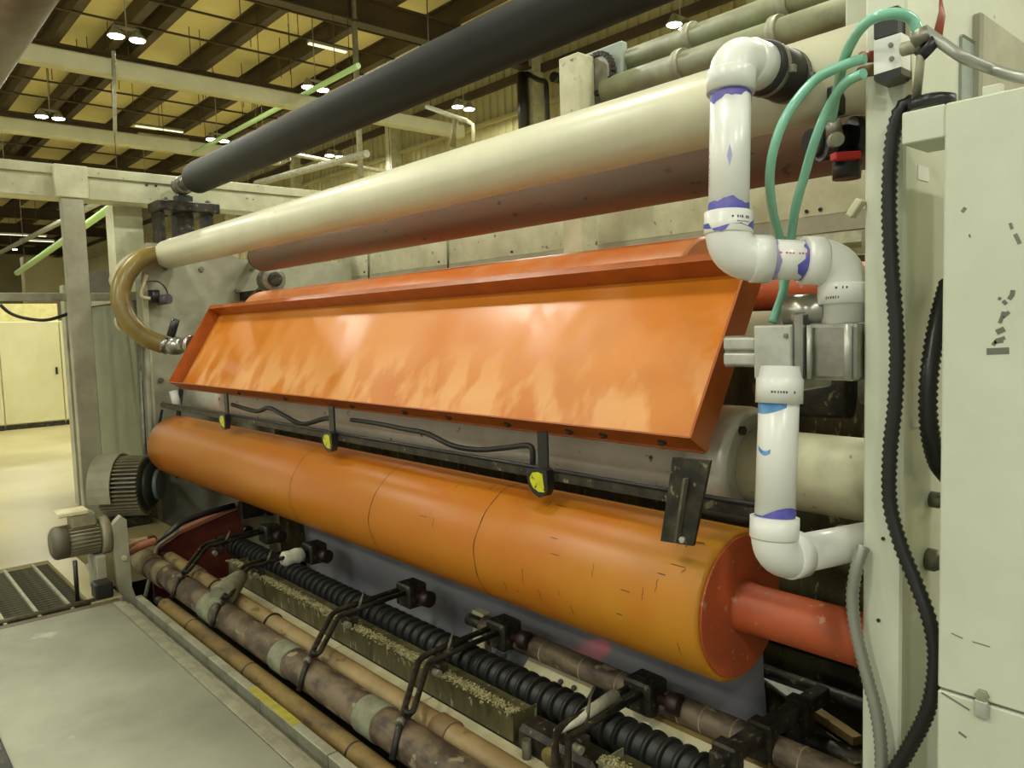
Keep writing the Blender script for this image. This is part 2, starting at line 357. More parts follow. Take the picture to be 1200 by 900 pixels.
hung_pipe('rail_pipe',(8.0000,16.6998,5.6724),(11.5000,17.1295,5.5931),.05,GALV,'pale pipe below the left half of the black roll')
hung_pipe('rail_pipe',(7.6000,17.2574,5.0147),(7.9000,12.8901,4.9246),.07,GALV,'light pipe crossing behind the header pipe at left')
pipe_thing('drop_conduit',(8.5000,14.1236,5.7417)[:2]+(8.9,),(8.5000,14.1496,4.6724),.06,GALV,'pale upright pipe below the middle of the black roll')
# big grey roll close at the upper left corner
tag(obj('overhead_tube',lathe(new(),(.95,-.2,1.6+.95*math.tan(math.radians(66.8))),(0,1,0),[(0,.3),(14.2,.3)],40),mat('grey_tube',(120,116,108),(112,92,84),.4,.2,3)),'big blurred grey tube overhead at the upper left corner','tube')
# wall services
pipe_thing('drain_pipe',(13.2500,14.2503,7.7647),(13.2500,14.2468,6.4063),.14,BLK,'thick black drain pipe down the right wall')
t=thing('wall_pipe',(13.2500,13.4049,6.2734),'thin black bent pipe beside the thick one on the right wall','pipe')
b=new(); tube(b,bend([(13.2500,14.0969,7.7252),(13.2500,13.6539,7.4510),(13.2500,13.4210,7.3727),(13.2500,13.4049,6.2734)],.12),.06,8); obj('pipe_run',b,BLK,t)
b=new(); lathe(b,(13.2000,13.1382,7.3906),(1,0,0),[(0,.12),(.2,.12)],12); obj('flange',b,BLK,t)
t=thing('cord_hook',(8.0000,10.5651,5.2137),'small pale arm with hanging cord between black roll and header pipe','arm')
b=new(); tube(b,[(8.0000,11.0465,5.3929),(8.0000,10.3366,5.0799),(8.0000,9.9357,4.9113)],.04,8); obj('arm_rod',b,GALV,t)
b=new(); cyl(b,(8.0000,10.9245,5.3366),(8.0000,10.9245,5.3366)[:2]+(8.9,),.01,6); obj('hanger_rod',b,JOI,t)
b=new(); tube(b,[(8.0000,10.2481,5.0055),(8.0000,10.3061,4.8105),(8.0000,10.3663,4.5862)],.05,8,True,[.05,.04,.06]); obj('cord',b,mat('olive_cord',(110,100,60)),t)
b=new(); tube(b,[(8.0000,9.9357,4.9113),(8.0000,9.8075,4.8302),(8.0000,9.7996,4.5731)],.03,6); obj('hook',b,IVORY,t)

# ---------------------------------------------------------------- far left: lockers, rails, posts
t=thing('steel_cabinet',(2.1,16.3,0),'long cream steel cabinet with plain doors on the far floor','cabinet')
b=new(); box(b,(.1,16.15,.06),(4.2,16.7,1.93)); box(b,(.12,16.2,0),(4.18,16.65,.06)); obj('body',b,LOCK,t)
for k in range(4):
    b=new(); box(b,(.34+.95*k,16.11,.1),(1.275+.95*k,16.15,1.92),.01); d=obj('door',b,LOCK,t)
    b=new(); box(b,(1.17+.95*k,16.08,.95),(1.2+.95*k,16.11,1.08)); obj('handle',b,BLK,d)
    b=new(); box(b,(.34+.95*k,16.14,.0),(1.275+.95*k,16.16,.085)); obj('kick_plate',b,BLKM,t)
pf_=thing('guard_rail',(1.0,7.75,0),'pale horizontal guard rail at left behind the post','rail')
b=new(); box(b,(-3,7.70,1.93),(2.05,7.76,2.0),.005); obj('top_rail',b,GALV,pf_)
b=new(); box(b,(-2.2,7.70,0),(-2.12,7.76,1.93)); obj('rail_post',b,GALV,pf_)
b=new(); tube(b,spline([(1.0825,7.6000,1.8955),(1.1497,7.6000,1.8241),(1.2568,7.6000,1.7796),(1.4129,7.6000,1.7623),(1.5921,7.6000,1.8185)],6),.014,8); tag(obj('hanging_cable',b,BLK),'black cable drooping under the guard rail','cable')
# machine post and cross beam
t=thing('gantry_beam',(1.6,7.45,0),'big cream gantry of box beam and square post at left','gantry')
b=new(); box(b,(-4,7.45,2.79),(5.2,7.7,3.00),.006); obj('beam',b,CREAM,t)
b=new(); box(b,(-4,7.42,2.98),(5.2,7.72,3.06),.004); obj('top_flange',b,CREAM,t)
b=new(); box(b,(1.54,7.36,0),(1.71,7.45,2.8),.006); obj('post',b,GREYP,t)
b=new(); box(b,(1.50,7.34,2.78),(1.75,7.45,3.05),.006); obj('post_head',b,CREAM,t)
for dx in (2.25,2.33,2.6):
    b=new(); bolt(b,(dx,7.45,2.96),(0,-1,0),.012,.01); obj('bolt',b,BLK,t)
b=new(); box(b,(1.6762,8.3000,1.9764)[:1]+(8.2,0),((1.8059,8.3000,1.9763)[0],8.35,2.1)); tag(obj('steel_post',b,GREYP),'short grey steel post just left of the tall cream post','post')
b=new(); box(b,(2.02,7.70,2.0),(2.27,7.95,2.79)); tag(obj('stub_column',b,CREAM),'square cream stub column under the gantry beam behind the black bracket','column')
# far things above guard rail
b=new(); box(b,(8.7157,52.0000,4.5470)[:1]+(52,0),((10.8029,52.0000,6.4781)[0],53,(10.7962,52.0000,6.3775)[2])); tag(obj('far_crate_wall',b,WALLM),'plain tan partition far behind the guard rail','partition')
b=new(); box(b,((3.2148,14.0000,2.3454)[0],14,0),((3.5589,14.0000,2.3473)[0],14.5,(3.2374,14.0000,2.6911)[2])); tag(obj('dark_grille_box',b,mat('grille_grey',(78,74,60),(64,60,48),.6)),'dark grey grille box behind the tall cream post','box')
b=new(); box(b,((3.3527,24.0000,1.5755)[0],24,0),((4.7281,24.0000,1.5246)[0],25,(3.4200,24.0000,2.5553)[2])); tag(obj('far_machine',b,mat('far_cream',(206,196,140),(190,180,120),.6)),'low cream machine behind the steel cabinet','machine')

# ---------------------------------------------------------------- far side frame (end of the machine)
t=thing('far_side_frame',(2.6,7.4,-.6),'grey painted side frame plate at the far end of the rolls','machine frame')
b=new(); prism(b,[(2.09,-.6),(2.09,2.1),(2.16,2.42),(2.75,2.42),(3.0,2.3),(4.2,2.3),(4.2,-.6)],7.25,7.42); obj('plate',b,GREYP,t)
b=new(); prism(b,[(2.09,-.6),(2.09,2.05),(2.13,2.05),(2.13,-.6)],7.215,7.25); obj('edge_strip',b,CREAM,t)
for x,z in ((2.3,2.2),(2.62,2.2),(2.95,2.0),(2.2,1.2),(2.2,.6)):
    b=new(); bolt(b,(x,7.25,z),(0,-1,0),.025,.02); obj('bolt',b,STEEL,t)
t=thing('drive_housing',(3,8.2,-.6),'olive grey drive housing behind the tall cream post','housing')
b=new(); box(b,(2.06,7.44,-.6),(4.2,8.9,1.92),.01); obj('body',b,OLIVEP,t)
b=new(); box(b,(2.04,7.43,1.92),(4.2,8.92,2.0),.004); obj('lid',b,GALV,t)
# pipes up the frame edge
pipe_thing('riser_pipe',(2.0000,7.1000,1.5554),(1.9773,7.1000,-0.2423),.016,STEEL,'thin steel pipe up the edge of the far frame')
pipe_thing('riser_pipe',(2.0623,7.1400,1.5905),(2.0308,7.1400,-0.2619),.032,GREYP,'thicker grey pipe up the edge of the far frame')
pipe_thing('riser_cable',(2.1579,7.1200,0.9463),(1.8720,7.1200,-0.2234),.012,BLK,'thin black cable slanting down the edge of the far frame','cable')
# black roll bearing bracket
t=thing('roll_bracket',(2.5,7.33,2.42),'black bracket stand carrying the far end of the black roll','bracket')
b=new(); box(b,(2.24,7.12,2.70),(2.78,7.43,2.79),.008); obj('top_plate',b,BLKM,t)
b=new(); box(b,(2.27,7.2,2.42),(2.31,7.43,2.73)); obj('side_plate',b,BLKM,t)
b=new(); box(b,(2.70,7.2,2.42),(2.74,7.43,2.73)); obj('side_plate',b,BLKM,t)
b=new(); box(b,(2.43,7.25,2.42),(2.58,7.40,2.73)); obj('web_plate',b,BLKM,t)
b=new(); box(b,(2.43,7.2,2.79),(2.57,7.32,2.86),.01); obj('pedestal',b,MOTD,t)
b=new(); lathe(b,(2.5,7.18,2.95),(0,1,0),[(0,.07),(.01,.085),(.13,.085),(.14,.07)],24); obj('bearing',b,STEEL,t)
for x in (2.32,2.7):
    b=new(); bolt(b,(x,7.2,2.79),(0,0,1),.025,.03); obj('bolt',b,STEEL,t)
zb=1.6+2.5*math.tan(math.radians(28.5))
t=thing('black_roll',(2.5,4,zb),'long matt black rubber roll high above the machine','roll')
b=new(); lathe(b,(2.5,.9,zb),(0,1,0),[(0,.10),(.02,.132),(5.98,.132),(6.0,.12)],56); obj('cover',b,mat('matt_black_roll',(17,17,15),(24,24,21),.62,0,5),t)
b=new(); cyl(b,(2.5,6.9,zb),(2.5,7.18,zb),.06,20); obj('journal',b,STEEL,t)
b=new(); cyl(b,(2.5,.888,zb),(2.5,.9,zb),.05,20); obj('journal',b,STEEL,t)

# ---------------------------------------------------------------- header pipe, pink pipe, back beam
hx,hz,hr=2.3,2.312,.124
t=thing('header_pipe',(hx,4,hz),'long white header pipe running the full length of the machine','pipe')
b=new(); lathe(b,(hx,.93,hz),(0,1,0),[(0,.1),(.02,hr),(6.19,hr),(6.23,.112)],56); obj('pipe_body',b,HEAD,t)
b=new(); lathe(b,(hx,7.14,hz),(0,1,0),[(0,.085),(.06,.085)],28); obj('outlet',b,BLKM,t)
# amber hose at the end of the header
t=thing('amber_hose',(1.9392,7.1000,1.9942),'thick curved amber hose from the header end to the fitting','hose')
b=new(); tube(b,spline([(hx,7.19,hz)]+[(2.0858,7.1200,2.2752),(1.9204,7.0500,2.1205),(1.8486,7.0000,1.9315),(1.8823,6.9500,1.7375),(1.9930,6.9000,1.5908),(2.1242,6.8500,1.5208)],8),.078,20); obj('hose_body',b,AMBER,t)
b=new(); cyl(b,(2.0937,6.8600,1.5365),(2.1554,6.8200,1.5051),.073,20); obj('clamp',b,STAIN,t)
t=thing('hose_fitting',(2.2169,6.7500,1.5098),'steel quick coupling at the lower end of the amber hose','fitting')
b=new(); lathe(b,(2.1560,6.8000,1.5051),V(*(2.2507,6.6000,1.5156))-V(*(2.1560,6.8000,1.5051)),[(0,.06),(.03,.075),(.1,.075),(.11,.06),(.2,.06),(.21,.075),(.26,.075)],24); obj('coupling',b,STAIN,t)
b=new(); tube(b,[(2.1620,6.7800,1.5914),(2.1995,6.7400,1.7335)],.035,12); obj('lever',b,BLK,t)
b=new(); tube(b,spline([(1.8474,7.0000,1.8106),(1.8039,7.0000,1.7473),(1.8190,7.0000,1.6758),(1.8899,7.0000,1.6453),(1.9384,6.9800,1.6509)],6),.014,8); tag(obj('wire_loop',b,IVORY),'small pale wire loop beside the amber hose','wire')
b=new(); tube(b,spline([(2.0838,7.3000,2.3202),(1.9965,7.3000,2.2651),(1.9078,7.3000,2.1668),(1.8749,7.3000,2.0780),(1.9257,7.3000,2.0196)],6),.03,10); tag(obj('pale_hose',b,IVORY),'pale thin hose arching behind the amber hose','hose')
t=thing('valve_cluster',(2.1590,7.1500,1.9612),'little black valve with pale fittings on the far frame beside the hose','valve')
b=new(); tube(b,spline([(2.1133,7.1500,2.1312),(2.0792,7.1500,2.0348),(2.0597,7.1500,1.9461),(2.1284,7.1500,1.9240)],5),.016,8); obj('fitting',b,IVORY,t)
b=new(); cyl(b,(2.1704,7.1800,2.0001),(2.1705,7.1800,1.8879),.05,12); obj('valve_body',b,BLK,t)
b=new(); cyl(b,(2.2139,7.2000,1.9112),(2.2700,7.1000,1.9217),.045,14); obj('knob',b,mat('violet_knob',(90,78,88)),t)
b=new(); tube(b,spline([(2.0956,7.1500,2.0719),(2.1924,7.1200,2.0714),(2.2531,7.1200,2.0124),(2.2701,7.1200,1.9376)],5),.007,6); obj('wire',b,MOTD,t)

rx,rz,rr=2.8,1.6+2.8*math.tan(math.radians(12.9)),.128
t=thing('pink_grey_pipe',(rx,3.7,rz),'dull pinkish grey steel roll just under the white header pipe','roll')
b=new(); lathe(b,(rx,.95,rz),(0,1,0),[(0,rr),(5.35,rr),(5.38,.1)],48); obj('roll_shell',b,REDP,t)
b=new(); cyl(b,(rx,6.33,rz),(rx,6.38,rz),.105,28); obj('end_cap',b,BLKM,t)
b=new(); obox(b,(rx+.02,6.40,rz),(rx+.3,7.25,rz),.05,.08); obj('end_bracket',b,GREYP,t)
t=thing('back_beam',(4.3,4,0),'cream box beam behind the pinkish roll','beam')
b=new(); box(b,(4.2,.6,2.155),(4.45,7.6,2.40),.006); obj('beam',b,CREAM,t)
b=new(); box(b,(4.19,.6,2.06),(4.26,7.6,2.155)); obj('bottom_flange',b,GREYP,t)
for y in (.7,7.4):
    b=new(); box(b,(4.26,y,-.3),(4.42,y+.16,2.16),.006); obj('leg',b,CREAM,t)
for y in (2.1,2.18,2.75,3.9,4.7,5.7,7.0):
    b=new(); bolt(b,(4.2,y,2.19),(-1,0,0),.011,.008); obj('bolt',b,BLK,t)
for y in (4.0,5.55,6.9):
    b=new(); tube(b,[(4.19,y,2.40),(4.185,y,2.10)],.008,6); obj('wire_tie',b,OLIVEP,t)
# ---------------------------------------------------------------- background machinery behind the beam
t=thing('paper_roll',(5.2,5.5,1.6),'large white cylinder on the next machine, seen above the tray','roll')
b=new(); lathe(b,(5.4,2.8,1.62),(0,1,0),[(0,.33),(.02,.35),(4.3,.35),(4.32,.33)],40); obj('shell',b,mat('bright_white',(232,230,208),None,.5),t)
b=new(); cyl(b,(5.4,2.5,1.62),(5.4,7.4,1.62),.08,16); obj('shaft',b,STEEL,t)
t=thing('next_machine_frame',(6.5,4,0),'cream frame of the next machine beyond the beam','machine frame')
b=new(); box(b,(6.4,.5,0),(6.6,9.5,2.3)); obj('panel',b,CREAM,t)
b=new(); box(b,(5.9,.5,2.15),(6.4,9.5,2.3)); obj('ledge',b,GALV,t)
for y in (1.3,2.1,2.7,3.3,3.9,4.6,5.6,6.9,8.2):
    dk=int(y*10)%2==0
    b=new(); box(b,(4.85,y,0),(4.91,y+.06,2.2)); tag(obj('standing_post',b,BLKM if dk else GREYP),('dark' if dk else 'grey')+' slim post in the gap between tray top and back beam','post',('dark' if dk else 'grey')+' slim posts under the back beam')
b=new(); box(b,(4.5,3.62,0),(4.7,3.84,2.1)); tag(obj('black_motor_box',b,BLK),'square black box in the gap between the tray and back beam','box')
b=new(); box(b,(4.5,4.35,0),(4.6,4.5,2.1)); tag(obj('cream_upright',b,CREAM),'short cream upright in the gap above the middle of the tray','post')
t=thing('wood_stack',(4.9,1.6,1),'brown banded machine side seen under the beam beside the white pipe','machine')
for k in range(7):
    b=new(); box(b,(4.62,.6,1.0+.14*k),(4.72,2.3,1.12+.14*k),.01); obj('slat',b,OCHRE if k%2 else mat('olive_slat',(104,100,66)),t)
# upper right background rails, post, sprocket
t=thing('chain_stand',(3.6000,3.4394,2.9331),'cream post with round chain sprocket behind the header pipe','stand')
b=new(); x=3.6; p=(3.6000,3.5315,3.1131); q=(3.6000,3.3610,3.0711); box(b,(3.6,q[1],1.9),(3.75,p[1],(3.6000,3.4277,3.2749)[2]),.006); obj('post',b,CREAM,t)
b=new(); c=(3.7500,3.3373,3.1655); lathe(b,c,(1,0,0),[(0,.10),(.03,.10)],28); obj('sprocket',b,STEEL,t)
cc=V(*(3.7500,3.3373,3.1655))
for k in range(26):
    a=k*2*math.pi/26; b=new(); box(b,(cc.x-.01,cc.y+.12*math.cos(a)-.008,cc.z+.12*math.sin(a)-.012),(cc.x+.03,cc.y+.12*math.cos(a)+.012,cc.z+.12*math.sin(a)+.012)); obj('chain_link',b,BLKM,t)
b=new(); box(b,(3.80,cc.y-.16,cc.z-.45),(3.86,cc.y+.17,cc.z+.17),.01); obj('back_plate',b,BLUEG,t)
for (ax,xx,r,lab) in ((22.7,3.9,.075,'upper grey green rail behind the header pipe at upper right'),(20.9,3.8,.085,'lower grey green rail behind the header pipe at upper right')):
    z=1.6+xx*math.tan(math.radians(ax))
    tt=thing('guide_rail',(xx,2,z),lab,'rail')
    b=new(); lathe(b,(xx,.3,z),(0,1,0),[(0,r),(3.0,r)],20); obj('rail',b,mat('rail_green_grey',(140,144,112),(120,120,92),.5,0,6),tt)
    for y in (.9,1.5,2.1,2.7):
        b=new(); lathe(b,(xx,y,z),(0,1,0),[(0,r+.02),(.05,r+.02)],16); obj('collar',b,GALV,tt)

# ---------------------------------------------------------------- lower big orange roll
ox,oz,orr=2.16,.665,.25
t=thing('orange_roll',(ox,4,oz),'huge orange covered roll, lower one, below the tray','roll')
b=new(); lathe(b,(ox,1.35,oz),(0,1,0),[(0,orr-.012),(.012,orr),(5.41,orr),(5.425,orr-.015)],80); obj('cover',b,ROLLO,t)
b=new(); lathe(b,(ox,1.338,oz),(0,1,0),[(0,.075),(.004,orr-.02),(.015,orr-.02)],64); obj('end_face',b,ENDO,t,'scuffed red orange end face')
b=new(); lathe(b,(ox,.888,oz),(0,1,0),[(0,.078),(.41,.078),(.44,.082),(.46,.09)],40); obj('journal',b,ENDO,t,'red orange shaft stub')
b=new(); cyl(b,(ox,6.77,oz),(ox,7.25,oz),.075,32); obj('journal',b,BLKM,t)
def wavyring(bm,y,R,w,amp,seed,a0=0,a1=2*math.pi,n=90):
    rnd=random.Random(seed);ph=[rnd.random()*6 for _ in range(3)]
    def e(a):
        c=amp*(math.sin(2*a+ph[0])+.5*math.sin(5*a+ph[1])+.3*math.sin(11*a+ph[2])); ww=w*(.6+.5*math.sin(7*a+ph[1])**2)
        return c-ww,c+ww
    return shell(bm,(ox,y,oz),(0,1,0),R,e,a0,a1,n)
for k,y in enumerate((4.12,3.24,2.43)):
    obj('cover_seam',wavyring(new(),y,orr+.0012,.0022,.008,k),mat('seam_dark',(60,34,16),None,.7),t)
rnd=random.Random(3)
for k in range(30):
    y=1.42+rnd.random()**2*1.4; a=math.radians(rnd.uniform(-25,75)); L=rnd.uniform(.006,.03); wv=rnd.uniform(.0006,.0018)
    b=new(); hoop=rnd.random()<.6
    # crack patches on the camera side of the roll
    s,u=frame(V(0,1,0)); c=Vector((-math.cos(a),0,math.sin(a))); a_=math.atan2(c.dot(u),c.dot(s))
    da=L/orr
    if hoop: shell(b,(ox,y,oz),(0,1,0),orr+.001,lambda q:(-wv+.002*math.sin(q*60),wv+.002*math.sin(q*60)),a_-da,a_+da,6)
    else: shell(b,(ox,y,oz),(0,1,0),orr+.001,lambda q:(-L,L),a_-wv/orr,a_+wv/orr,2)
    obj('crack',b,MATS['seam_dark'],t)
# rear orange roll
t=thing('rear_orange_roll',(2.9,4,1.71),'second orange roll hidden behind the top of the tray','roll')
b=new(); lathe(b,(2.9,1.95,1.71),(0,1,0),[(0,.235),(.015,.25),(4.55,.25),(4.58,.235)],64); obj('cover',b,mat('orange_roll_worn',(208,112,44),(214,150,100),.4,0,3,lo=.45,hi=.75),t)
b=new(); cyl(b,(2.9,6.53,1.71),(2.9,7.25,1.71),.07,24); obj('journal',b,BLKM,t)
b=new(); cyl(b,(2.9,.888,1.71),(2.9,1.95,1.71),.085,28); obj('journal',b,ENDO,t)
t=thing('roll_bearing',(3.05,6.8,2.07),'grey eye bearing on an arm behind the tray left end','bearing')
c=(3.07,6.68,2.075)
b=new(); lathe(b,c,(0,1,0),[(0,.075),(.01,.11),(.15,.11),(.16,.09)],32); obj('ring',b,STEEL,t)
b=new(); lathe(b,(3.07,6.66,2.075),(0,1,0),[(0,.045),(.005,.065),(.03,.065)],24); obj('hub',b,BLKM,t)
b=new(); obox(b,(3.05,6.75,2.0),(3.0,6.98,1.88),.10,.12); obj('arm',b,STEEL,t)
b=new(); obox(b,(3.0,6.8,1.95),(3.0,7.25,1.95),.06,.08); obj('mount',b,BLKM,t)

# ---------------------------------------------------------------- orange tray
xb,zb_,xt,zt=2.0,1.233,2.35,1.805
yl,yr=6.39,1.43
dv=Vector((xt-xb,0,zt-zb_)); Lt=dv.length; dv.normalize(); nv=Vector((-dv.z,0,dv.x))  # towards camera/up
t=thing('drip_tray',(2.2,3.9,1.5),'long tilted orange drip tray with raised rims above the lower roll','tray')
def plate(bm,s0,s1,n0,n1,y0,y1):
    P=[Vector((xb,0,zb_))+dv*s+nv*n for s,n in ((s0,n0),(s1,n0),(s1,n1),(s0,n1))]
    return prism(bm,[(p.x,p.z) for p in P],y0,y1)
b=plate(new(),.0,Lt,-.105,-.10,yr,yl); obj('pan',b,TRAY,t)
RD=.006
b=plate(new(),-.006,.0,-.11,.0,yr,yl); obj('bottom_rim',b,TRAYR,t)
b=plate(new(),Lt,Lt+.006,-.11,.0,yr,yl); obj('top_rim',b,TRAYR,t)
b=plate(new(),-.006,Lt+.006,-.11,.0,yl,yl+.006); obj('left_rim',b,TRAYR,t)
b=plate(new(),-.006,Lt+.006,-.11,.0,yr-.006,yr); obj('right_rim',b,TRAYR,t)
b=plate(new(),Lt-.0,Lt+.03,-.002,.003,yr-.006,yl); obj('top_lip',b,TRAYR,t)
b=plate(new(),-.006,Lt+.006,-.002,.003,yr-.012,yr-.004); obj('right_lip',b,TRAYR,t)
bb=Vector((xb,0,zb_))-dv*.006
for y in (5.1,4.4,3.6,3.1,2.75,2.35,2.0,1.83,1.57):
    p=bb+nv*-.06; b=new(); bolt(b,(p.x,y,p.z),-dv,.011,.012); bolt(b,(p.x,y,p.z),-dv,.018,.003); obj('bolt',b,BLKM,t)
b=plate(new(),-.012,-.006,-.109,-.103,yr,yl); obj('edge_strip',b,TRAYR,t)
# dark gusset strap under the near end
t=thing('hanger_strap',(1.96,1.42,1.0),'dark grimy steel strap hanging at the near end of the tray','strap')
b=new(); G=[(1.9000,1.4191,1.1812),(1.9000,1.2851,1.1859),(1.9000,1.3484,0.9186),(1.9000,1.4695,0.9109)]
A=[b.verts.new(p) for p in G];B=[b.verts.new((p[0]+.012,p[1],p[2])) for p in G]
for k in range(4): b.faces.new((A[k],A[(k+1)%4],B[(k+1)%4],B[k]))
b.faces.new(A[::-1]);b.faces.new(B);bmesh.ops.recalc_face_normals(b,faces=b.faces)
obj('strap_plate',b,BLKM,t)
b=new(); p=V(*(1.9000,1.3637,1.1250)); q=V(*(1.9000,1.4013,0.9215)); obox(b,p+V(-.004,0,0),q+V(-.004,0,0),.008,.03,(1,0,0)); obj('doubler',b,GALVD,t)
b=new(); bolt(b,(1.9000,1.3822,0.9331),(-1,0,0),.010,.012); obj('bolt',b,ALU,t)

# ---------------------------------------------------------------- white roll with aluminium collar
wx,wz,wr_=2.5,1.6-2.5*math.tan(math.radians(12.2)),.150
t=thing('white_roll',(wx,4,wz),'dirty white roll behind the sensor bar under the tray','roll')
b=new(); lathe(b,(wx,1.68,wz),(0,1,0),[(0,wr_),(5.37,wr_),(5.39,.12)],56); obj('shell',b,WROLL,t)
b=new(); lathe(b,(wx,.888,wz),(0,1,0),[(0,.136),(.606,.136),(.608,.12)],56); obj('journal_sleeve',b,CREAM,t,'cream journal sleeve at the near end')
b=new(); lathe(b,(wx,1.495,wz),(0,1,0),[(0,.138),(.0,.188),(.035,.215),(.155,.215),(.185,.185)],56); cl=obj('collar',b,ALU,t,'cast aluminium clamp collar')
for a in (55,125,235,305):
    a=math.radians(a); b=new(); bolt(b,(wx+.172*math.cos(a),1.50,wz+.172*math.sin(a)),(0,-1,0),.017,.02); obj('bolt',b,BLKM,cl)
for a in (150,210):
    a=math.radians(a); b=new(); bolt(b,(wx+.215*math.cos(a),1.585,wz+.215*math.sin(a)),(math.cos(a),0,math.sin(a)),.024,.006); obj('bolt',b,BLKM,cl)

# ---------------------------------------------------------------- sensor bar
sx=2.05; sz=1.6-sx*math.tan(math.radians(15.9))
t=thing('sensor_bar',(sx,4,sz),'grimy black bar running along the top of the lower orange roll','bar')
b=new(); box(b,(sx-.016,1.1,sz-.018),(sx+.016,6.75,sz+.018),.003); obj('bar',b,BLKM,t)
b=new(); tube(b,[(sx-.012,1.1,sz+.024),(sx-.012,6.7,sz+.024)],.008,8); obj('wire',b,BLK,t)
def sensor(y,lab,first=[None]):
    if first[0] is None:
        t=thing('proximity_sensor',(sx,y,sz),lab,'sensor','sensors on the bar')
        b=new(); box(b,(sx-.022,y-.028,sz+.02),(sx-.010,y+.028,sz+.17),.003); obj('strap',b,BLK,t)
        b=new(); 
        prf=[(y+.055,.0),(y+.05,.025),(y+.02,.04),(y-.02,.045),(y-.055,.04),(y-.06,-.03),(y-.04,-.06),(y-.01,-.07),(y+.025,-.055),(y+.048,-.03)]
        prism(b,[(a,sz+c-.012) for a,c in prf],sx-.055,sx-.018,'x'); obj('body',b,BLK,t)
        b=new(); prf=[(y+.036,.004),(y+.022,.024),(y-.006,.030),(y-.033,.026),(y-.044,-.044),(y-.012,-.046),(y+.018,-.034),(y+.034,-.012)]
        prism(b,[(a,sz+c-.012) for a,c in prf],sx-.058,sx-.055,'x'); obj('label_plate',b,YEL,t,'yellow green warning label')
        first[0]=t
    else:
        dup(first[0],(0,y-WL[first[0].name].y,0),lab)
sensor(2.13,'black sensor head with yellow green label, nearest of the three on the bar')
sensor(3.8,'black sensor head with yellow green label, middle one on the bar')
sensor(5.3,'black sensor head with yellow green label, farthest on the bar by the left end')
b=new(); pts=[(2.0900,3.6872,1.1119),(2.0900,3.4429,1.1118),(2.0900,3.1665,1.1032),(2.0900,2.9860,1.0975),(2.0900,2.7875,1.0597),(2.0900,2.6023,1.0589),(2.0900,2.4300,1.0838),(2.0900,2.2858,1.1088),(2.0900,2.2510,1.0914),(2.0900,2.2536,1.0283)]
tag(obj('sensor_cable',tube(b,spline(pts,6),.012,10),RUB),'black wavy cable between middle and nearest sensor heads','cable')
b=new(); pts=[(2.0900,5.3457,1.1003),(2.0900,4.9430,1.0778),(2.0900,4.7391,1.1130),(2.0900,4.4956,1.0745),(2.0900,4.2685,1.0438),(2.0900,3.9459,1.1028),(2.0900,3.9018,1.0477)]
tag(obj('sensor_cable',tube(b,spline(pts,6),.014,10),RUB),'black wavy cable between farthest and middle sensor heads','cable')

# ---------------------------------------------------------------- near side frame and right cabinet
t=thing('near_side_frame',(2.8,.83,-.6),'pale painted upright side frame at the right','machine frame')
b=new(); box(b,(2.0,.785,-.62),(3.6,.884,3.4),.006); obj('plate',b,BOXP,t)
b=new(); box(b,(2.45,.884,(2.4500,1.1185,2.2479)[2]),(2.62,(2.4500,1.1461,2.4241)[1],2.80),.006); obj('back_upright',b,BOXP,t)
for z in (.02,.35,1.02,.8):
    b=new(); bolt(b,(2.0,.83+.02*math.sin(z*40),z),(-1,0,0),.005,.004); obj('screw',b,BLKM,t)
bx=1.85
z1=(1.8500,0.6520,2.0510)[2]; zs=(1.8500,0.6368,0.7352)[2]; zl=(1.8500,0.6863,1.9793)[2]
t=thing('control_cabinet',(2.1,-.1,-.6),'pale green grey cabinet filling the right edge, with marker scribble','cabinet')
b=new(); box(b,(bx,-1.2,zs+.003),(2.25,.645,z1),.004); obj('upper_panel',b,BOXP,t)
b=new(); box(b,(bx,-1.2,-.62),(2.25,.645,zs-.003),.004); obj('lower_panel',b,BOXP,t)
b=new(); box(b,(bx+.001,.645,zl),(1.998,.735,z1),.003); obj('top_bridge',b,BOXP,t)
b=new(); box(b,(bx+.02,.60,z1),(bx+.04,.61,z1+.001)); b.free()
c=V(*(1.8500,0.5562,0.7298))
b=new(); box(b,(bx-.012,c.y-.018,c.z-.028),(bx,c.y+.010,c.z+.012),.003); l=obj('latch',b,ALU,t)
b=new(); bolt(b,(bx,c.y-.004,c.z+.022),(-1,0,0),.014,.01); obj('latch_knob',b,GALV,l)
b=new(); c=V(*(1.8700,0.5580,2.0695)); box(b,(bx+.01,c.y-.018,z1-.002),(bx+.03,c.y+.018,z1+.02),.002); obj('lid_tab',b,BOXP,t)
def ribbon(bm,P,wd,x):
    P=[V(p) for p in P]
    for i,(a,b_) in enumerate(zip(P,P[1:])):
        d=(b_-a); d.x=0; d.normalize(); s=Vector((0,-d.z,d.y))*wd/2
        q=[a-s-d*wd*.2,b_-s+d*wd*.2,b_+s+d*wd*.2,a+s-d*wd*.2]
        bm.faces.new([bm.verts.new((x-.0005-.0001*i,p.y,p.z)) for p in q])
    return bm
STR=[([(1.8500,0.5530,1.5120),(1.8500,0.5164,1.5140)],.011),([(1.8500,0.5436,1.5266),(1.8500,0.5373,1.5356),(1.8500,0.5232,1.5409)],.006),([(1.8500,0.5404,1.5320),(1.8500,0.5262,1.5337)],.005),([(1.8500,0.5360,1.5536),(1.8500,0.5250,1.5589)],.009),([(1.8500,0.5316,1.5734),(1.8500,0.5271,1.5876),(1.8500,0.5256,1.5947)],.006),([(1.8500,0.5255,1.5857),(1.8500,0.5162,1.5944)],.006),([(1.8500,0.5260,1.6179),(1.8500,0.5212,1.6124)],.006),([(1.8500,0.5339,1.6218),(1.8500,0.5324,1.6254)],.005),([(1.8500,0.5151,1.6228),(1.8500,0.5106,1.6297),(1.8500,0.5092,1.6384)],.007)]
b=new()
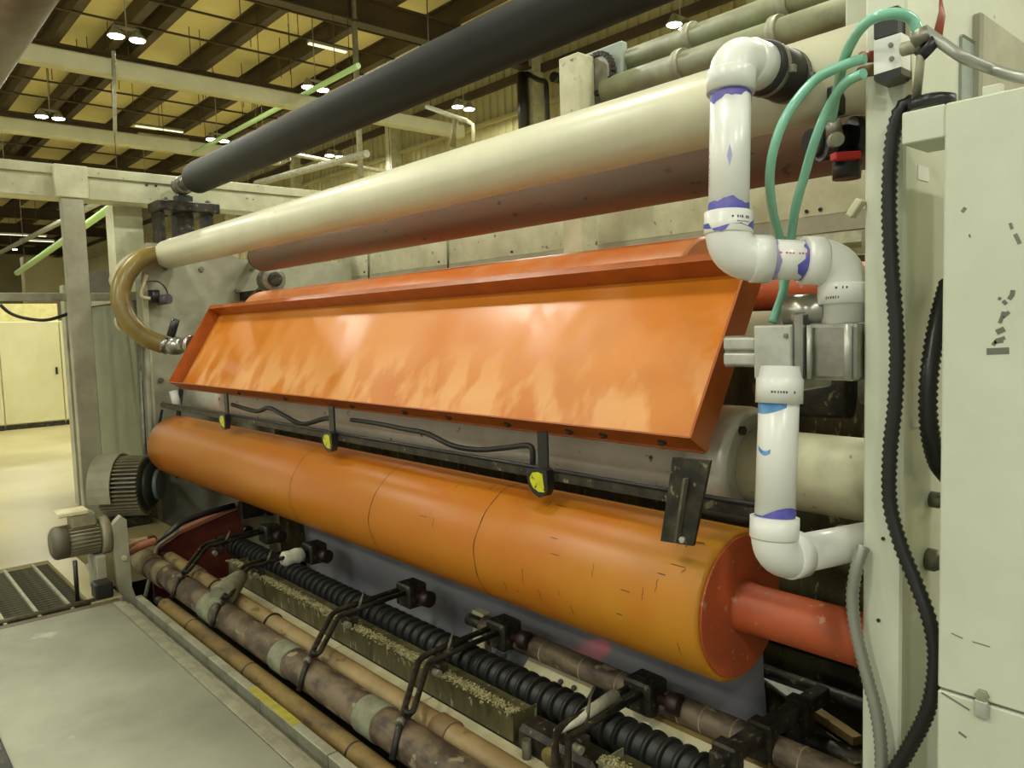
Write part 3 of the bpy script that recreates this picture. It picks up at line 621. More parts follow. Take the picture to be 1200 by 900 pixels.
for P,wd in STR: ribbon(b,P,wd*1.3,bx)
obj('marker_writing',b,INK,t,'grey vertical marker scribble')
b=new()
for P,wd in (([(1.8500,0.6067,1.8140),(1.8500,0.6018,1.8206)],.008),([(1.8500,0.5162,1.7779),(1.8500,0.5130,1.7670)],.006),([(1.8500,0.5066,1.7541),(1.8500,0.4987,1.7358)],.008),([(1.8500,0.5927,1.7633),(1.8500,0.5910,1.7576)],.004),([(1.8500,0.6169,0.8741),(1.8500,0.5941,0.8688)],.003),([(1.8500,0.5734,0.8671),(1.8500,0.5398,0.8655)],.003),([(1.8500,0.6349,0.7278),(1.8500,0.6061,0.7178),(1.8500,0.5781,0.7080)],.005),([(1.8500,0.5982,0.6484),(1.8500,0.5841,0.6419)],.006)): ribbon(b,P,wd,bx)
obj('scuff_mark',b,mat('scuff',(120,118,108),None,.7),t)
# things in the recess
for (c,r,lab) in (((2.1889,0.7850,1.0970),.022,'upper round bolt head in the recess beside the cabinet'),((2.1699,0.7850,0.9368),.03,'lower round bolt head in the recess beside the cabinet')):
    c=V(c); b=new(); lathe(b,(c.x,.785,c.z),(0,-1,0),[(0,r),(.02,r),(.035,r*.7)],20); tag(obj('bolt_head',b,STEEL),lab,'bolt')
c=V(*(2.0888,0.7800,1.3167)); b=new(); box(b,(c.x-.03,.778,c.z-.01),(c.x+.03,.785,c.z+.01)); tag(obj('white_tag',b,PVC),'small white tag in the recess behind the black hose','tag')
c=V(*(2.1104,0.7800,1.9515)); b=new(); box(b,(c.x-.035,.783,c.z-.018),(c.x+.035,.785,c.z+.018)); tag(obj('warning_sticker',b,PVC),'worn pale sticker high in the recess','sticker')
# corrugated hoses
def flex(name,pts,r,m,lab,step=.0085,dep=.24,cat='hose'):
    P=resample(spline(pts,14),step); b=new(); tube(b,P,r,12,True,[r if k%2 else r*(1-dep) for k in range(len(P))])
    return tag(obj(name,b,m),lab,cat)
flex('corrugated_hose',[(1.9750,0.7546,2.1028),(1.9650,0.7817,2.0875),(1.9650,0.8010,2.0170),(1.9650,0.8081,1.8854),(1.9650,0.8030,1.7401),(1.9650,0.7873,1.5306),(1.9650,0.7902,1.3826),(1.9650,0.8016,1.2531),(1.9650,0.8006,1.1230),(1.9600,0.7710,1.0205),(1.9550,0.7321,0.9329),(1.9450,0.6962,0.8486),(1.9450,0.6836,0.7565),(1.9450,0.6978,0.6334),(1.9500,0.7424,0.5154),(1.9500,0.7790,0.4325),(1.9500,0.8061,0.3632)],.0195,BLK,'long black corrugated hose hanging down the front of the side frame')
flex('corrugated_hose',[(2.1663,0.7400,1.6766),(2.1055,0.7400,1.5899),(2.0632,0.7400,1.5054),(2.0385,0.7400,1.4108),(2.0468,0.7400,1.3135),(2.1003,0.7400,1.2193),(2.1848,0.7400,1.1618)],.024,BLK,'shorter black corrugated hose curving behind the cabinet edge in the recess')
flex('flex_conduit',[(1.9850,0.8750,0.9943),(1.9650,0.8837,0.9400),(1.9650,0.8946,0.8572),(1.9650,0.8852,0.7674),(1.9650,0.8602,0.6710),(1.9650,0.8333,0.5765),(1.9650,0.8197,0.4895),(1.9650,0.8169,0.3865)],.0175,CONDH,'grey ribbed flexible conduit beside the orange shaft',.008,.2,'conduit')

# ---------------------------------------------------------------- white PVC pipework
P0=V(*(1.8650,1.1809,2.2997));P1=V(*(1.8183,1.1668,1.7617));P2=V(*(2.0483,0.9612,1.7409));P3=V(*(2.0353,0.9546,1.5653))
pr_,fr=.0535,.0605
t=thing('pvc_upper_line',P1,'white plastic pipe run with three elbows from the header down to the steel pump','pipe')
up=(P0-P1).normalized(); hd=(P2-P1).normalized(); dn=(P3-P2).normalized()
C0=P0+V(.17,0,.0); 
b=new(); cyl(b,P1+up*.08,P0-up*.08,pr_,40); obj('pipe_length',b,PVC,t)
b=new(); tube(b,bend([P0-up*.085,P0,C0],.075,10),fr,36); obj('elbow',b,PVC,t)
b=new(); lathe(b,P0-up*.10,up,[(0,.0635),(.055,.0645),(.06,.061)],36); obj('socket',b,PVC,t)
b=new(); lathe(b,P0+V(.075,0,0),(1,0,0),[(0,.061),(.01,.066),(.075,.066)],36); obj('socket',b,PVC,t)
b=new(); lathe(b,P0+V(.14,0,0),(1,0,0),[(0,.070),(.005,.074),(.16,.074),(.165,.07)],36); rc=obj('rubber_coupling',b,RUB,t)
for dx in (.165,.275):
    b=new(); lathe(b,P0+V(dx,0,0),(1,0,0),[(0,.0765),(.016,.0765)],36); box(b,P0+V(dx,-.09,-.03),P0+V(dx+.016,-.07,-.01)); obj('hose_clamp',b,STEEL,rc)
b=new(); cyl(b,P0+V(.30,0,0),P0+V(.42,0,.02),.058,28); obj('stub',b,HEAD,t)
b=new(); tube(b,bend([P1+up*.085,P1,P1+hd*.085],.075,10),fr,36); obj('elbow',b,PVC,t)
b=new(); lathe(b,P1+up*.06,up,[(0,.061),(.005,.0645),(.06,.0645)],36); obj('socket',b,PVC,t)
b=new(); lathe(b,P1+hd*.06,hd,[(0,.061),(.005,.0645),(.05,.0645)],36); obj('socket',b,PVC,t)
b=new(); cyl(b,P1+hd*.08,P2-hd*.08,pr_,40); obj('pipe_length',b,PVC,t)
b=new(); tube(b,bend([P2-hd*.085,P2,P2+dn*.085],.075,10),fr,36); obj('elbow',b,PVC,t)
b=new(); lathe(b,P2-hd*.11,hd,[(0,.0645),(.05,.0645),(.055,.061)],36); obj('socket',b,PVC,t)
b=new(); lathe(b,P2+dn*.06,dn,[(0,.061),(.005,.0645),(.055,.0645),(.055,.056),(.115,.056)],36); obj('socket',b,PVC,t)
def primer(P,d,r,t0,t1,m,name,par,wob=.006,seed=0):
    rn=random.Random(seed);ph=[rn.random()*6 for _ in range(4)]
    def e(a): return t0+wob*.4*math.sin(3*a+ph[0]),t1+wob*(math.sin(2*a+ph[1])+.7*math.sin(5*a+ph[2])+.3*math.sin(13*a+ph[3]))
    b=shell(new(),P,d,r,e); return obj(name,b,m,par)
primer(P0-up*.10,-up,pr_+.0006,0,.022,PURP,'primer_stain',t,.008,1)
primer(P1+up*.12,up,pr_+.0006,0,.024,PURP,'primer_stain',t,.006,2)
primer(P1+hd*.11,hd,pr_+.0006,0,.014,LILAC,'primer_stain',t,.004,3)
primer(P2-hd*.11,-hd,pr_+.0006,0,.012,PURP,'primer_stain',t,.010,4)
primer(P1+up*.075,up,.0652,0.0,.004,PURP,'primer_stain',t,.012,9)
def marks(P,d,r,m,name,par,a0,a1,n,h,seed):
    # rows of tiny unreadable print on a pipe
    rn=random.Random(seed); b=new(); st=(a1-a0)/n
    for k in range(n):
        if rn.random()<.15: continue
        hh=h*rn.uniform(.6,1); shell(b,P,d,r,lambda a:(-hh/2,hh/2),a0+k*st,a0+k*st+st*rn.uniform(.35,.75),2)
    return obj(name,b,m,par)
def facing(P,d):
    s,u=frame(d); c=(Vector((0,0,1.6))-P); c-=d*c.dot(d); return math.atan2(c.dot(u),c.dot(s))
f=facing(P1,up); marks(P1+up*.098,up,.0653,PRINTK,'print',t,f-.9,f-.1,8,.008,5); marks(P1+up*.086,up,.0653,PRINTK,'print',t,f-.9,f-.3,8,.004,6)
f=facing(P2,dn); marks(P2+dn*.075,dn,.0653,PRINTK,'print',t,f-.3,f+.5,6,.009,7); marks(P2+dn*.10,dn,.0653,PRINTK,'print',t,f-.7,f-.1,6,.009,8)
# lengthwise red print
def lmarks(P,d,L,r,m,par,off,seed):
    rn=random.Random(seed); s,u=frame(d); f=facing(P,d)+off; b=new(); x=0
    while x<L:
        w=rn.uniform(.003,.007); 
        if rn.random()>.2: shell(b,P+d*x,d,r,lambda a:(0,w),f-.04,f+.04,2)
        x+=w+.003
    return obj('print',b,m,par)
lmarks(P1+hd*.12,hd,(P2-P1).length-.24,pr_+.0008,PRINTR,t,.35,2)
lmarks(P1+up*.17,up,.12,pr_+.0008,PRINTR,t,1.25,4)
f=facing(P1,up)
b=new(); shell(b,P1+up*.26,up,pr_+.0008,lambda a:(-.03*max(0,1-abs(a-f)/.12),.03*max(0,1-abs(a-f)/.12)),f-.12,f+.12,8); obj('ink_mark',b,mat('pale_blue_mark',(160,170,205)),t)
# lower run
Q0=V(*(1.9178,1.0726,1.4411));Q1=V(*(1.8673,1.0663,0.9465)); ud=(Q0-Q1).normalized()
qd=V(.36,-.085,-.01).normalized()
t=thing('pvc_lower_line',Q1,'white plastic pipe dropping from the pump and turning in behind the frame','pipe')
b=new(); cyl(b,Q1+ud*.08,Q0,.0530,40); obj('pipe_length',b,PVC,t)
b=new(); lathe(b,Q0-ud*.075,ud,[(0,.0615),(.065,.0615),(.07,.056),(.10,.05)],36); obj('socket',b,PVC,t)
b=new(); tube(b,bend([Q1+ud*.085,Q1,Q1+qd*.085],.075,10),.0605,36); obj('elbow',b,PVC,t)
b=new(); lathe(b,Q1+ud*.055,ud,[(0,.061),(.005,.0645),(.06,.0645)],36); obj('socket',b,PVC,t)
b=new(); lathe(b,Q1+qd*.05,qd,[(0,.061),(.005,.0645),(.05,.0645)],36); obj('socket',b,PVC,t)
b=new(); cyl(b,Q1+qd*.08,Q1+qd*.46,.0530,36); obj('pipe_length',b,PVC,t)
f=facing(Q0,ud)
b=shell(new(),Q0-ud*.075,-ud,.0536,lambda a:(0,.008+.022*max(0,math.cos((a-f-.1)*1.1))),f-1.4,f+1.4,30); obj('primer_stain',b,BLUE,t)
b=shell(new(),Q1+ud*.116,ud,.0536,lambda a:(0,.004+.026*max(0,math.cos((a-f+.7)*1.2))),f-1.5,f+1.5,30); obj('primer_stain',b,PURP,t)
b=shell(new(),Q0-ud*.20,-ud,.0536,lambda a:(.01*math.sin((a-f)*4)-.006,.01*math.sin((a-f)*4)+.006),f-.1,f+.7,10); obj('primer_stain',b,BLUE,t)
marks(Q0-ud*.045,ud,.0622,PRINTK,'print',t,f-.7,f+.5,10,.008,12)

# ---------------------------------------------------------------- stainless pump / valve block
t=thing('steel_pump',(1.9831,0.9950,1.5079),'stainless steel pump block with flange and cylinder between the white pipes','pump')
ya=(1.9850,0.8775,1.5083)[1]; yb=(1.9850,1.0297,1.5077)[1]; yc=(1.9800,1.0566,1.5078)[1]; yd=(1.9500,1.1685,1.5086)[1]; ye=(1.9500,1.2740,1.5082)[1]
zA=(1.9850,0.9493,1.5799)[2]; zB=(1.9850,0.9490,1.4267)[2]
b=new(); box(b,(1.975,.888,zB),(2.11,yb,zA),.012,2); obj('body',b,STAIN,t)
b=new(); box(b,(1.955,yb,zB-.03),(2.13,yc,zA+.03),.006); obj('flange',b,STAIN,t)
b=new(); cyl(b,(1.962,ya+.03,zA-.005),(1.962,ya+.03,zB+.005),.010,12); obj('tie_bolt',b,ALU,t)
b=new(); cyl(b,(1.960,yb-.018,zA-.005),(1.960,yb-.018,zB+.005),.006,12); obj('tie_bolt',b,ALU,t)
b=new(); lathe(b,(2.04,yb-.04,zA+.03),(0,1,0),[(0,.05),(.12,.05)],24); obj('cap_ring',b,STAIN,t)
z0=(1.9500,1.1130,1.5772)[2]; z1_=(1.9500,1.1138,1.4259)[2]
b=new(); box(b,(1.945,yc,z1_),(2.08,yd,z0),.006,2); obj('end_block',b,ALU,t)
z2=(1.9500,1.2283,1.5477)[2]; z3=(1.9500,1.2291,1.4591)[2]
for k in range(2):
    h=(z2-z3)/2
    b=new(); box(b,(1.955,yd,z3+h*k+.004),(2.05,ye,z3+h*k+h-.004),.006,2); obj('cylinder_rail',b,ALU,t)
b=new(); box(b,(1.962,yd,z3),(2.045,ye-.002,z2)); obj('cylinder_core',b,STEEL,t)
for zz in (z0-.03,z1_+.03):
    b=new(); bolt(b,(1.945,yc+.012,zz),(-1,0,0),.007,.006); obj('bolt',b,STEEL,t)
# dark machinery behind the pump
t=thing('dark_bearing_housing',(2.8,1.2,1.3),'dark oily bearing housing behind the steel pump','housing')
b=new(); box(b,(2.55,.886,1.20),(3.2,1.10,1.45),.02); obj('body',b,BLKM,t)
b=new(); lathe(b,(2.62,1.2,1.33),(-.2,1,0),[(0,.09),(.2,.09)],24); obj('cap',b,BLKM,t)
b=new(); tube(b,[(2.5,.95,1.36),(2.48,1.1,1.36)],.05,20); obj('pipe_stub',b,GALVD,t)
t=thing('blue_grey_coupling',(2.7,.95,.75),'blue grey coupling above the orange shaft beside the frame','coupling')
b=new(); lathe(b,(2.55,.886,.79),(0,1,0),[(0,.08),(.10,.08),(.105,.10),(.2,.10)],24); obj('hub',b,mat('blue_grey_steel',(84,100,104),(64,74,76),.4,.4),t)
b=new(); lathe(b,(2.55,1.09,.79),(0,1,0),[(0,.09),(.12,.09)],24); obj('guard',b,TROU,t)

# ---------------------------------------------------------------- aqua tubes, valve, solenoid
def aq(pts,lab,r=.0125):
    b=new(); tube(b,spline(pts,8),r,12); tag(obj('aqua_tube',b,AQUA),lab,'tube')
aq([(1.8953,0.7182,2.2283),(1.8863,0.7298,2.2634),(1.8540,0.7597,2.2763),(1.8506,0.8158,2.2720),(1.9356,0.8990,2.2493),(2.0604,0.9843,2.1992),(2.1440,1.0387,2.1456)],'translucent aqua tube arching over the white solenoid to the black valve')
aq([(1.9260,0.8507,2.2178),(1.9283,0.9020,2.2158),(1.9392,0.9846,2.2016),(1.8939,1.0304,2.1277),(1.8783,1.0626,2.0456),(1.9176,1.1002,1.9681),(2.0015,1.1383,1.8887),(2.0769,1.1574,1.8114),(2.0779,1.1451,1.7004),(2.0415,1.1652,1.5835)],'translucent aqua tube, outer left loop down behind the white pipe')
aq([(1.9202,0.8520,2.1809),(1.9452,0.9097,2.1755),(1.9881,0.9746,2.1344),(1.9865,1.0086,2.0603),(2.0079,1.0484,1.9803),(2.0488,1.0976,1.8987),(2.0972,1.1394,1.8106),(2.0929,1.1587,1.7014),(2.0740,1.1380,1.5970)],'translucent aqua tube, inner loop down behind the white pipe')
t=thing('solenoid_valve',(2.1147,0.8766,2.2692),'white rectangular solenoid valve with black lower face on the frame top','valve')
q=[(1.9300,0.8322,2.2535),(1.9300,0.7693,2.2548),(1.9300,0.7686,2.1690),(1.9300,0.8317,2.1615)]
def slab(P,dx): 
    b=new(); A=[b.verts.new(p) for p in P];B=[b.verts.new((p[0]+dx,p[1],p[2])) for p in P];n=len(P)
    for k in range(n): b.faces.new((A[k],A[(k+1)%n],B[(k+1)%n],B[k]))
    b.faces.new(A[::-1]);b.faces.new(B);bmesh.ops.recalc_face_normals(b,faces=b.faces);return b
obj('body',slab(q,.065),PVC,t)
obj('lower_face',slab([(1.9250,0.8296,2.1720),(1.9250,0.7666,2.1754),(1.9250,0.7665,2.1598),(1.9250,0.7742,2.1539),(1.9250,0.8234,2.1525),(1.9250,0.8295,2.1600)],.07),BLK,t)
obj('coil',slab([(1.9400,0.8369,2.3248),(1.9400,0.7815,2.3230),(1.9400,0.7810,2.2604),(1.9400,0.8366,2.2609)],.055),RUB,t)
for c in ((1.9300,0.7923,2.2322),(1.9300,0.7901,2.2002)):
    b=new(); bolt(b,c,(-1,0,0),.006,.004); obj('screw',b,STEEL,t)
b=new(); tube(b,[(1.9700,0.8785,2.2363),(1.9550,0.8428,2.2255)],.014,10); obj('fitting',b,COPPER,t)
b=new(); tube(b,[(1.9700,0.8826,2.2002),(1.9550,0.8426,2.1931)],.014,10); obj('fitting',b,OCHRE,t)
obj('bracket',slab([(1.9850,0.7875,2.3081),(1.9850,0.7719,2.3072),(1.9850,0.7624,2.1183),(1.9850,0.7781,2.1179)],.015),CREAM,t)
t=thing('push_fittings',(2.0751,0.7783,2.2753),'cluster of small chrome and dark push fittings at the end of the aqua tube','fitting')
b=new(); tube(b,[(1.8944,0.7198,2.2360),(1.9023,0.7097,2.2048)],.02,12); obj('elbow',b,STEEL,t)
b=new(); tube(b,[(1.9097,0.7570,2.2083),(1.9023,0.7097,2.2048)],.016,12); obj('tee',b,GALV,t)
b=new(); tube(b,[(1.9023,0.7097,2.2048),(1.9156,0.6962,2.1888)],.026,12); obj('body',b,BLK,t)
b=new(); tube(b,[(1.8983,0.7116,2.1895),(1.9360,0.7360,2.0998)],.010,10); obj('drop_tube',b,GALV,t)
b=new(); tube(b,spline([(1.9047,0.7109,2.2375),(1.9067,0.6789,2.2044),(1.9014,0.6246,2.1515),(1.9879,0.6005,2.1400),(1.9613,0.5397,2.1010),(1.9401,0.4750,2.0702)],6),.0125,10); tag(obj('grey_cable',b,CONDH),'thick grey cable slanting over the cabinet top to the right','cable')
b=new(); tube(b,[(2.2130,0.8059,2.4274),(2.2183,0.7947,2.3650),(2.1855,0.7906,2.3028)],.02,12); tag(obj('copper_hose',b,COPPER),'rusty red hose coming down at the top right','hose')
b=new(); lathe(b,(1.9500,0.7075,2.0877),(0,0,1),[(-.02,.05),(.005,.05),(.012,.03)],20); tag(obj('rubber_grommet',b,BLK),'flat black rubber grommet where the hose enters at the cabinet top','grommet')
t=thing('blue_grey_housing',(2.4,.4,1.9),'blue grey housing behind the cabinet top at upper right','housing')
b=new(); x=2.35; p=(2.3500,0.8616,2.1852); q_=(2.3500,0.7854,2.3481); box(b,(2.35,q_[1],1.7),(2.9,min(p[1],.78),q_[2]),.008); obj('front',b,BLUEG,t)
b=new(); p=(2.4500,0.8150,2.4255); q_=(2.4500,0.7591,2.4081); box(b,(2.45,q_[1],1.7),(2.9,p[1],p[2]),.008); obj('side_box',b,GREYP,t)
t=thing('ball_valve',(2.2578,1.0681,2.1079),'black ball valve with red lever behind the aqua tubes','valve')
b=new(); cyl(b,(2.2406,1.1509,2.1143),(2.4079,1.0727,2.1415),.042,20); obj('body',b,BLK,t)
b=new(); lathe(b,(2.2444,1.1210,2.1164),(1,-.8,0),[(0,.06),(.03,.06)],20); obj('union_nut',b,BLK,t)
b=new(); lathe(b,(2.3319,1.0720,2.1310),(1,-.8,0),[(0,.058),(.03,.058)],20); obj('union_nut',b,BLK,t)
b=new(); cyl(b,(2.1957,1.0613,2.1582),(2.2167,1.0637,2.1016),.022,14); obj('stem',b,STEEL,t)
b=new(); cyl(b,(2.1930,1.0573,2.0972),(2.1607,1.0319,2.0927),.02,16); obj('gauge',b,GALV,t)
b=new(); obox(b,(2.1679,1.0476,2.0469),(2.2429,1.0087,2.0536),.03,.022,bev=.004); obj('lever',b,RED,t,'red lever')
b=new(); lathe(b,(2.3151,1.0768,2.0346),(0,0,1),[(-.03,.04),(.03,.04)],16); obj('lower_nut',b,BLK,t)
for (c,lab) in (((2.2207,1.0586,2.3478),'upper black clamp on the near end of the header pipe'),((2.2070,1.0568,2.2115),'lower black clamp on the near end of the header pipe')):
    b=new(); c=V(c); obox(b,c+V(0,0,-.04),c+V(0,0,.04),.04,.04,(1,0,0),.006); tag(obj('pipe_clamp',b,BLK),lab,'clamp')
b=new(); c=V(*(1.9900,0.8857,1.8708)); obox(b,c+V(0,.03,-.02),c+V(0,-.0,.02),.02,.03,(1,0,0),.004); tag(obj('cream_peg',b,CREAM),'short cream peg sticking out of the side frame','peg')

# ---------------------------------------------------------------- platform edge and pit rails
YN,YF=.3,5.02
t=thing('platform_edge',(1.2,2.5,0),'worn steel edge angle along the grey platform','edge strip')
b=new(); box(b,(1.165,-1.0,-.05),(1.215,YF,.002),.002); obj('edge_bar',b,GALV,t)
b=new(); box(b,(1.216,-1.0,-.30),(1.235,YF,-.008)); obj('angle_leg',b,GALV,t)
b=new(); box(b,(1.236,-1.0,-.30),(1.262,YF,-.03)); obj('inner_leg',b,GALV,t)
t=thing('floor_channel',(1.33,2.5,-.1),'pale galvanised channel along the inside of the platform edge','channel')
for k in range(9):
    y=-.5+k*.62
    b=new(); box(b,(1.302,y+.004,-.10),(1.345,y+.616,-.012),.003); obj('channel_length',b,GALV,t)
    b=new(); box(b,(1.349,y+.004,-.12),(1.362,y+.616,-.035),.002); obj('channel_flange',b,GALVD,t)
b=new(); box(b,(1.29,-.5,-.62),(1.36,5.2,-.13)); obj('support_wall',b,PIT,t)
b=new(); box(b,(1.303,2.9,-.0118),(1.344,3.35,-.0112)); obj('yellow_paint',b,mat('faded_yellow',(170,160,50),(140,136,60),.6,0,20),t)
# rolls in the pit
def roll(name,x,ang,r,y0,y1,m,lab,parts=(),seg=36):
    z=1.6-x*math.tan(math.radians(ang)); t=thing(name,(x,(y0+y1)/2,z),lab,'roll')
    b=new(); lathe(b,(x,y0,z),(0,1,0),[(0,r*.9),(.006,r),(y1-y0-.006,r),(y1-y0,r*.9)],seg); obj('shell',b,m,t)
    for yy,rr_,w_,mm in parts:
        b=new(); lathe(b,(x,yy,z),(0,1,0),[(0,rr_*.96),(.004,rr_),(w_-.004,rr_),(w_,rr_*.96)],seg); obj('sleeve',b,mm,t)
    b=new(); cyl(b,(x,y1,z),(x,y1+.12,z),r*.6,16); obj('journal',b,BLKM,t)
    return t,z
roll('lower_tie_bar',1.425,49.3,.045,.3,4.9,OCHRE,'thin ochre bar lowest in the pit beside the channel',[(y,.0465,.015,BLKM) for y in (1.4,2.6,3.6,4.4)])
BR,bz=roll('brown_roll',1.55,45.6,.074,.3,6.03,BROWN,'dirty brown roll with grey clamp bands in the pit',[(5.5,.082,.24,mat('fibre_caked',(146,134,100),(120,106,78),.9,0,16,bump=.6)),(5.22,.08,.2,MATS['fibre_caked']),(4.30,.082,.18,CLOTH),(3.38,.079,.14,CLOTH),(2.58,.079,.14,CLOTH)])
TN,tz=roll('tan_roll',1.68,43.05,.050,.3,5.6,TAN,'smooth tan roll behind the brown roll',[(4.7,.0585,.012,BLKM),(3.9,.0585,.01,BLKM),(2.3,.0588,.10,mat('tan_dark',(128,104,72))),(5.0,.059,.14,MATS['fibre_caked'])])
b=new(); box(b,(1.625,.3,-.10),(1.665,5.3,-.055),.003); tag(obj('grey_bar',b,GALVD),'grey flat bar between brown and tan rolls','bar')
t=thing('ivory_deck',(1.81,2.7,-.02),'ivory strip of deck between the tan roll and trough','strip')
for k in range(6):
    y=.35+k*.78
    b=new(); box(b,(1.76,y+.004,-.035),(1.858,y+.776,-.012),.002); obj('deck_length',b,IVORY,t)
# troughs
def trough(y0,y1,lab,m):
    t=thing('trough',(1.88,(y0+y1)/2,.03),lab,'trough')
    b=new(); box(b,(1.86,y0,-.008),(1.868,y1,.105),.002); obj('front_plate',b,m,t)
    b=new(); box(b,(1.868,y0,-.008),(1.99,y1,-.001)); obj('bottom_plate',b,m,t)
    b=new(); box(b,(1.85,y0,.100),(1.885,y1,.108),.001); obj('top_lip',b,m,t)
    for y in (y0,y1-.006):
        b=new(); box(b,(1.868,y,-.001),(1.99,y+.006,.10)); obj('end_plate',b,m,t)
    b=new(); rn=random.Random(int(y0*10))
    for k in range(int((y1-y0)*1100)):
        y=rn.uniform(y0,y1); x=rn.gauss(1.882,.018); h=rn.uniform(.004,.013); z=.108 if x<1.885 else .108-(x-1.885)*.4
        a=rn.uniform(0,3.1); L_=rn.uniform(.004,.016); obox(b,(x-math.cos(a)*L_/2,y-math.sin(a)*L_/2,z+rn.uniform(0,h)),(x+math.cos(a)*L_/2,y+math.sin(a)*L_/2,z+rn.uniform(0,h)),.004,.003)
    o=obj('pulp_debris',b,DEBRIS,t); o['kind']='stuff'
    b=new(); box(b,(1.885,y0+.02,.02),(1.985,y1-.02,.085)); obj('packed_pulp',b,TROU,t)
trough(2.16,4.98,'long grimy olive trough with pulp debris on its lip',TROU)
trough(.89,1.72,'shorter pale crusted trough at the bottom edge of the picture',mat('crusted_pale',(150,146,118),(110,106,80),.7,0,12,bump=.3))
# rubber spiral roll
sx2,sa=2.085,36.2; sz2=1.6-sx2*math.tan(math.radians(sa)); sr=.057
t=thing('ribbed_roll',(sx2,3.3,sz2),'dark rubber roll wound with raised ribs beside the trough','roll')
b=new(); lathe(b,(sx2,.89,sz2),(0,1,0),[(0,sr),(4.56,sr)],36); obj('core',b,SPIR,t)
first=None; y=.93; k=0
while y<5.42:
    if first is None:
        b=new(); lathe(b,(sx2,y,sz2),(.06,1,.03),[(-.011,sr),(-.008,sr+.016),(.008,sr+.016),(.011,sr)],28); first=obj('rib',b,RUB,t)
    else:
        o=first.copy(); COL.objects.link(o); o.location=first.location+Vector((0,y-.93,0))
    y+=.066
b=new(); cyl(b,(sx2,5.45,sz2),(sx2,5.75,sz2),.03,16); obj('journal',b,BLKM,t)
# paper web behind the roll
t=thing('paper_web',(2.46,3,.2),'grey paper web coming down behind the lower orange roll','paper')
b=new(); ys=[1.43+.13*k for k in range(29)]; pr=[(2.425,.62),(2.43,.5),(2.44,.3),(2.45,.12),(2.46,-.05),(2.46,-.35)]
rn=random.Random(5); G=[[b.verts.new((x+.012*math.sin(y*5+z*9)+.006*math.sin(y*17+z*4),y,z)) for x,z in pr] for y in ys]
for i in range(len(G)-1):
    for j in range(len(pr)-1):
        f_=b.faces.new((G[i][j],G[i+1][j],G[i+1][j+1],G[i][j+1])); f_.smooth=True
bmesh.ops.solidify(b,geom=b.faces[:],thickness=.003); obj('sheet',b,PAPER,t)
# brown pipes at right under the roll
p32,pz=roll('banded_brown_pipe',2.3,32.5,.05,.95,2.86,BROWN,'brown pipe with pale bands below the near end of the orange roll',[(y,.0515,.008,mat('pale_band',(150,136,110))) for y in (2.7,2.42,2.18,1.98,1.88,1.78,1.68,1.58,1.45,1.33,1.2)])
roll('dark_brown_pipe',2.46,33.6,.045,.95,1.62,BROWN,'shorter dark brown pipe behind the banded one at right')
t=thing('cream_plate',(2.2,1.45,.02),'cream painted plate between banded pipe and ribbed roll at right','plate')
b=new(); prism(b,[(2.16,-.02),(2.26,.075),(2.275,.07),(2.18,-.04)],1.15,1.95); obj('sheet',b,IVORY,t)
b=new(); prism(b,[(2.255,.07),(2.29,.09),(2.30,.08),(2.27,.06)],1.15,1.95); obj('top_fold',b,OCHRE,t)
t=thing('tie_bracket',(2.33,2.5,.05),'cream bracket with two holes under the banded pipe','bracket')
b=new(); prism(b,[(2.22,-.03),(2.33,.07),(2.345,.06),(2.24,-.05)],2.16,2.56); obj('plate',b,IVORY,t)
for y in (2.24,2.32):
    b=new(); lathe(b,(2.285,y,.034),(-.67,0,.74),[(0,.012),(.008,.012)],12); obj('hole_rim',b,BLK,t)
t=thing('far_bracket',(2.5,6.2,.2),'cream bracket under the far left end of the orange roll','bracket')
b=new(); prism(b,[(2.28,-.2),(2.28,.05),(2.36,.28),(2.52,.05),(2.52,-.2)],5.85,5.9); obj('plate',b,IVORY,t)
b=new(); box(b,(2.28,5.9,-.2),(2.36,6.6,.02)); obj('foot',b,OLIVEP,t)
b=new(); cyl(b,(2.34,5.80,.06),(2.34,5.85,.06),.035,16); obj('bolt',b,BLK,t)
b=new(); box(b,(2.31,2.88,-.05),(2.36,2.97,.18),.004); tag(obj('ivory_block',b,IVORY),'ivory block at the left end of the banded pipe','block')
